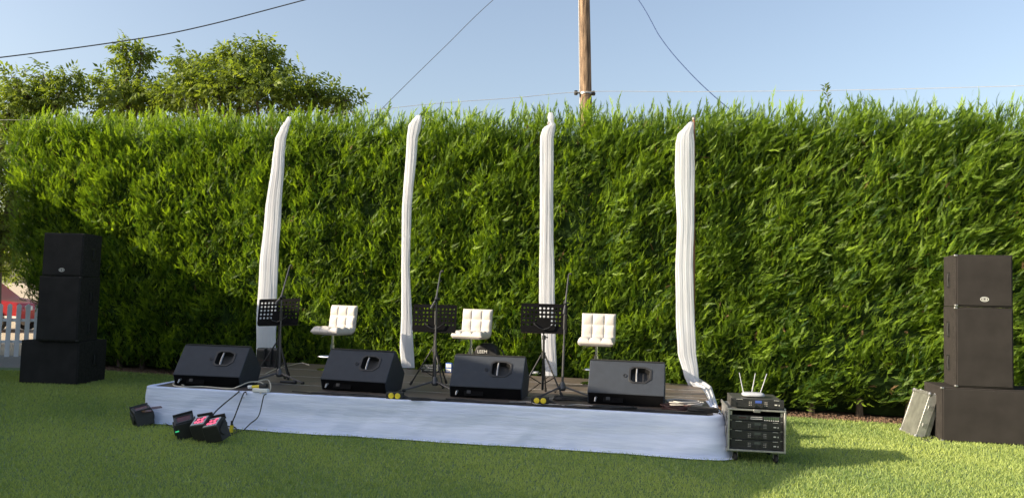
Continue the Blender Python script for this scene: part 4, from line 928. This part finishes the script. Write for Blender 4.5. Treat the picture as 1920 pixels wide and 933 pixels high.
# ------------------------------------------------------------------ battery uplights on the lawn
PINK = mat('lit_pink_led', (0.8, 0.1, 0.2), 0.4, emit=((1.0, 0.12, 0.22), 0.45)); GREEN = mat('lit_green_led', (0.1, 0.6, 0.3), 0.4, emit=((0.08, 1.0, 0.35), 0.18)); LENS = mat('dim_red_led_panel', (0.10, 0.03, 0.035), 0.25)
FRAME = mat('grey_bezel', (0.45, 0.45, 0.47), 0.35)
def uplight(label, p, rot, lit=True):
    root = thing('uplight', label, 'uplight', p, rot, 'black uplights lying on the lawn')
    root.scale = (1.08, .9, .76)
    w_, d_, h_ = .16, .15, .235
    pr = [(0, 0), (d_, 0), (d_, h_), (d_ - .03, h_ + .02), (0, h_ - .035)]
    b = MB(); b.prism(pr, -w_ / 2, w_ / 2); b.build('housing', PLASTIC, root, bevel=.008)
    s0 = Vector((0, 0, h_ - .035)); s1 = Vector((0, d_ - .03, h_ + .02)); dv = (s1 - s0); Ls = dv.length; dv /= Ls; nv = Vector((1, 0, 0)).cross(dv)
    if nv.z < 0: nv = -nv
    fp = lambda u, v, t: s0 + dv * v + Vector((u, 0, 0)) + nv * (.001 + t)
    hw = w_ / 2 - .012
    b = MB(); b.plate([(-hw, .008), (hw, .008), (hw, Ls - .006), (-hw, Ls - .006)], [[(-hw + .014, .028), (hw - .014, .028), (hw - .014, Ls - .016), (-hw + .014, Ls - .016)]], fp, .009); b.build('bezel', FRAME if lit else PLASTIC, root, bevel=.002)
    b = MB(); b.plate([(-hw + .013, .027), (hw - .013, .027), (hw - .013, Ls - .015), (-hw + .013, Ls - .015)], [], fp, .002); b.build('lens_panel', LENS, root)
    K = 14
    if lit:
        for (u, v) in ((-.034, .052), (.0, .045), (.034, .052), (-.02, .088), (.02, .088), (.034, .112)):
            b = MB(); b.plate([(u + .0155 * math.cos(2 * math.pi * k / K), v + .0155 * math.sin(2 * math.pi * k / K)) for k in range(K)], [], fp, .007); b.build('led', PINK, root)
    for s_ in (-1, 1):
        b = MB(); b.prism([(.01, .10), (.05, .05), (.10, .05), (.14, .17), (.11, .215), (.02, .15)], s_ * (w_ / 2 + .001), s_ * (w_ / 2 + .012)); b.build('side_cheek', PLASTIC, root, bevel=.003)
    b = MB(); b.prism([(d_ + .0, h_ - .02), (d_ + .012, h_ - .02), (d_ + .012, h_ + .045), (d_ + .0, h_ + .045)], -w_ / 2, w_ / 2); b.build('glare_shield', PLASTIC, root, bevel=.002)
    return root
def UP(px, py): q = G(px, py, 0); q.z = .012; return q
uplight('uplight with pink lit lenses nearest the cables on the lawn', UP(402, 832), Euler((R_(14), R_(-14), R_(-18))))
uplight('uplight with pink lit lenses, middle of the row of three', UP(378, 829), Euler((R_(16), R_(-12), R_(-20))))
u3 = uplight('uplight turned aside with a small green light, left of the pink ones', UP(352, 824), Euler((R_(6), R_(-14), R_(24))), False)
b = MB().box((-.068, -.004, .12), (.03, .006, .016)); b.build('green_display', GREEN, u3)
u4 = uplight('separate uplight near the left stage corner with two flaps open', UP(272, 800) + Vector((0, .02, 0)), Euler((R_(-8), R_(-12), R_(40))), False)
for k, dx in enumerate((-.04, .05)):
    MB().box((dx + .06, -.055, .185 + .012 * k), (.085, .07, .006), (R_(18), R_(12), 0)).build('flap', LENS, u4)

# small uplights standing in a row on the stage
for k, (px, lb) in enumerate(((489, 'leftmost small black light box at the foot of the leaning drape'), (501, 'middle small black light box at the foot of the leaning drape'), (512, 'rightmost small black light box at the foot of the leaning drape'))):
    q = G(px, 688 + k * .5, STZ); q.y = 10.45 + .02 * k; q.x = Y(px, 670, q.y).x; q.z = STZ + .002
    r_ = thing('light_box', lb, 'light', q, R_(-20), 'small black light boxes on the stage')
    MB().prism([(0, 0), (.14, 0), (.14, .235), (.12, .25), (.02, .25), (0, .23)], -.05 if k else -.075, .05).build('housing', PLASTIC, r_, bevel=.006)
    MB().box((.0, -.003, .09), (.07, .005, .012)).build('red_stripe', RED_CABLE, r_); MB().box((.0, -.003, .17), (.07, .006, .09)).build('front_panel', METAL_BLK, r_, bevel=.002)

# ------------------------------------------------------------------ bag behind the middle stool
bp_ = Y(909, 664, 10.45); bp_.z = STZ + .002
bag = thing('gear_bag', 'black LEEM lettered bag standing behind the middle stool', 'bag', bp_, R_(-8))
ol = [(-.24, 0), (.24, 0), (.25, .12), (.235, .26), (.19, .35), (.11, .395), (-.06, .395), (-.15, .35), (-.21, .26), (-.245, .12)]
FABR = mat('black_nylon', (0.016, 0.016, 0.017), 0.7, var=0.25, scale=20, bump=.3)
b = MB(); b.plate(ol, [], lambda u, v, t_: Vector((u * .78, t_, v)), .20); b.build('body', FABR, bag, bevel=.03, seg=3)
b = MB(); b.plate([(a * .8, c * .62 + .01) for a, c in ol], [], lambda u, v, t_: Vector((u * .78, -.03 + t_, v)), .03); b.build('front_pocket', FABR, bag, bevel=.012)
text_mesh('LEEM', .060, 'lettering', WHITE_PL, bag, (-.035, -.012, .285), (R_(90), 0, 0)); 
for s_ in (-1, 1): MB().tube(spline([(.17 * s_ + .02, .03, .33), (.225 * s_ + .02, -.02, .30), (.26 * s_ + .02, -.02, .15), (.24 * s_ + .02, .02, .03)], 5), .009, 6).build('strap', FABR, bag)
b = MB(); b.tube(spline([(-.10, -.034, .20), (-.05, -.036, .14), (0, -.034, .19), (.06, -.036, .12), (.02, -.034, .08), (-.06, -.036, .10)], 6), .003, 5); b.build('lace_cord', GREY_CABLE, bag)

# outlet boxes and basket near the middle stand
q = G(842, 698, STZ); bx = thing('outlet_box', 'blue outlet box with white sockets on the stage behind the third monitor', 'outlet box', q, R_(-8))
MB().box((0, 0, .065), (.085, .07, .13)).build('housing', BLUE_PL, bx, bevel=.006)
for zz in (.035, .095):
    MB().box((0, -.037, zz), (.07, .006, .045)).build('socket_plate', WHITE_PL, bx, bevel=.002)
q = G(808, 697, STZ); bk = thing('cable_tray', 'small grey open wire tray of cable at the foot of the hedge', 'tray', q, R_(-10))
MB().box((0, 0, .012), (.22, .14, .012)).build('base', METAL_BLK, bk); f = MB()
for xx in (-.11, .11): f.box((xx, 0, .05), (.008, .14, .09))
for yy in (-.07, .07):
    for zz in (.03, .06, .09): f.box((0, yy, zz), (.22, .006, .008))
f.build('wire_sides', STEEL, bk); MB().tube(spline([(-.08, 0, .03), (0, .04, .05), (.08, 0, .04), (0, -.04, .06), (-.07, .01, .07)], 6), .006, 6).build('cable_loop', GREY_CABLE, bk)

# ------------------------------------------------------------------ power sockets, plugs and cables
def socket_block(label, px, py, rz):
    q = G(px, py, STZ); r_ = thing('power_socket_block', label, 'power socket', q + Vector((0, 0, .003)), rz, 'black socket blocks with yellow caps')
    MB().box((0, .03, .035), (.17, .06, .07)).build('housing', RUBBER, r_, bevel=.008)
    for xx in (-.03, .035):
        c = MB(); K = 18; c.add([(xx + rr_ * math.cos(2 * math.pi * k / K), yy, .036 + rr_ * math.sin(2 * math.pi * k / K)) for rr_, yy in ((.027, .0), (.028, -.010), (.024, -.016), (0.001, -.017)) for k in range(K)], [(r * K + k, r * K + (k + 1) % K, (r + 1) * K + (k + 1) % K, (r + 1) * K + k) for r in range(3) for k in range(K)]); c.build('yellow_cap', YELLOW, r_)
    MB().tube([(.085, .03, .03), (.12, .03, .022), (.16, .01, .01)], [.015, .011, .007], 8).build('cable_gland', RUBBER, r_)
socket_block('socket block with two yellow caps beside the second monitor', 739, 749, R_(-8)); socket_block('socket block with two yellow caps beside the third music stand', 1012, 758, R_(-8))
q = G(487, 737, STZ); r_ = thing('power_strip', 'white power strip with plugs at the stage front edge', 'power strip', q + Vector((0, .0, .012)), R_(-8))
MB().box((0, .02, .018), (.16, .05, .036)).build('housing', WHITE_PL, r_, bevel=.006)
b = MB(); b.tube([(-.02, .04, .05), (.055, .04, .06)], .024, 12); b.build('black_plug', RUBBER, r_); b = MB(); b.tube([(-.11, .05, .045), (-.03, .05, .05)], [.012, .018], 10); b.build('yellow_plug', YELLOW, r_); b = MB(); b.tube([(-.15, .05, .04), (-.11, .05, .045)], [.016, .016], 10); b.build('white_plug', WHITE_PL, r_)
def cable(pts, r, m, label, name='cable', n=8, grp='loose cables'):
    o = MB().tube(spline(pts, n), r, 7).build(name, m, smooth=180); return tag(o, label, 'cable')
S = STZ + .008
cable([G(345, 722, S), G(328, 716, S), G(326, 722, S), G(345, 725, S + .004), G(380, 724, S), G(430, 728, S), G(447, 724, S + .03), G(467, 716, S + .05), G(488, 716, S + .05), G(497, 725, S + .02), G(488, 737, S)], .0065, CREAM_PL, 'thick beige cable looping in front of the left monitor')
cable([G(478, 716, S + .05), G(500, 711, S + .06), G(507, 720, S + .04), G(505, 733, S + .01), G(492, 735, S)], .0065, CREAM_PL, 'short beige cable arching over the white power strip')
def hang(pt, pg, out, extra):     # from stage edge down the skirt to the lawn
    a = G(*pt, S); c = G(*pg, .012); n2 = Vector((-.18, -.98, 0))
    return [a, a + n2 * .05 + Vector((0, 0, -.02)), a.lerp(c, .35) + n2 * out + Vector((extra, 0, -.06)), a.lerp(c, .7) + n2 * out * .8 + Vector((extra * .7, 0, -.02)), c + n2 * .02, ]
cable(hang((448, 733), (432, 808), .17, -.12), .0065, RUBBER, 'black cable hanging down the skirt, leftmost of the pair')
cable(hang((461, 734), (437, 808), .16, .03), .0065, RUBBER, 'black cable hanging down the skirt, closer to the power strip')
cable(hang((499, 738), (458, 806), .17, .09) + [G(455, 806, .01), G(430, 812, .01), G(410, 806, .01)], .0055, RUBBER, 'black cable swinging down from the white power strip')
cable([G(412, 808, .01), G(425, 799, .03), G(440, 800, .03), G(443, 810, .01), G(425, 816, .01), G(405, 809, .012), G(395, 803, .02)], .006, RUBBER, 'black cable heap on the lawn beside the pink uplights')
cable([G(462, 735, S), G(462, 741, STZ - .03), G(455, 745, STZ - .05), G(450, 738, STZ - .02), G(447, 733, S)], .004, GREY_CABLE, 'thin grey lead looping over the skirt edge')
cable([G(303, 783, .03), G(310, 793, .015), G(330, 802, .012), G(345, 806, .012)], .005, RUBBER, 'thin black lead behind the separate uplight')
yp = thing('yellow_plug', 'yellow and black plug standing on the lawn below the cables', 'plug', UP(433, 812), R_(20))
MB().tube([(0, 0, 0), (.005, 0, .07)], [.02, .017], 10).build('plug_body', YELLOW, yp); MB().tube([(.005, 0, .07), (0, 0, .11)], [.012, .008], 8).build('cable_boot', RUBBER, yp)
yp2 = MB().tube([(0, 0, 0), (0, 0, .05)], .012, 8).build('lead_connector', WHITE_PL); yp2.location = UP(457, 798); tag(yp2, 'small white connector on the lawn against the skirt', 'connector')

# cables meandering along the stage front
def along(px0, px1, v0, amp_, seed, n=14):
    r = random.Random(seed); pts = []
    for k in range(n):
        u = px0 + (px1 - px0) * k / (n - 1); uu = (u - 270) / (1345 - 270)
        q = SQ(min(max(uu, .01), .985), v0 + amp_ * r.uniform(-1, 1)); pts.append(Vector((q.x, q.y, STZ + .008 + r.random() * .008)))
    return pts
for k, (x0_, x1_, v0, am, m, r, lb) in enumerate([(560, 860, .035, .012, RUBBER, .005, 'black cable running along the stage edge past the second monitor'), (600, 1010, .05, .02, RUBBER, .0055, 'black cable between the second monitor and third music stand'), (760, 1340, .032, .014, RUBBER, .005, 'long black cable along the right half of the stage edge'),
        (860, 1240, .048, .018, RUBBER, .006, 'black cable looping in front of the third monitor'), (1040, 1330, .040, .016, RUBBER, .0055, 'black cable in front of the fourth monitor'), (980, 1200, .075, .03, GREY_CABLE, .0045, 'thin grey cable between the third and fourth monitors')]):
    cable(along(x0_, x1_, v0, am, 20 + k), r, m, lb, n=10)
def coil(px, py, rx, ry, turns, r, m, label, seed, z=0.0):
    rr = random.Random(seed); c = G(px, py, STZ); pts = []
    for k in range(turns * 10):
        a = k * 2 * math.pi / 10; s = 1 + rr.uniform(-.14, .14)
        pts.append(c + Vector((math.cos(a) * rx * s, math.sin(a) * ry * s, .008 + z + k * .0009 + rr.random() * .006)))
    return cable(pts, r, m, label, n=5, name='cable_coil')
coil(1282, 763, .17, .13, 4, .0065, GREY_CABLE, 'pale cable coil on the stage right of the fourth monitor', 1, .02)
coil(1268, 768, .13, .12, 4, .0065, RED_CABLE, 'dark red cable coil under the pale coil', 2)
coil(1318, 775, .13, .07, 5, .0075, RUBBER, 'black cable heap at the right front corner of the stage', 3)
coil(1075, 752, .20, .09, 4, .006, RUBBER, 'black cable coil left of the fourth monitor', 4)
coil(1150, 768, .2, .05, 3, .006, RUBBER, 'flat black cable coil in front of the fourth monitor', 5)
coil(790, 752, .10, .06, 2, .005, RUBBER, 'small black cable loop under the middle microphone stand', 6)
cable([G(498, 700, S), G(520, 690, S), G(545, 684, S), G(566, 680, S), G(580, 684, S)], .0055, CREAM_PL, 'pale cable trailing from the light boxes to the back of the stage')
cable([G(1736, 824, .01), G(1748, 820, .02), G(1738, 816, .02), G(1728, 822, .01), G(1745, 827, .01)], .007, RUBBER, 'black cable on the grass between case lids and bass speaker')
q = G(540, 719, STZ); mk = thing('microphone', 'black microphone lying on the stage behind the power strip', 'microphone', q + Vector((0, 0, .02)), R_(-5))
MB().tube([(-.09, 0, 0), (.04, 0, 0)], [.011, .016], 12).build('handle', PLASTIC, mk); MB().tube([(.04, 0, 0), (.055, 0, 0), (.085, 0, 0), (.10, 0, 0)], [.017, .025, .025, .012], 14).build('grille_head', METAL_BLK, mk)
bpy.context.view_layer.update()
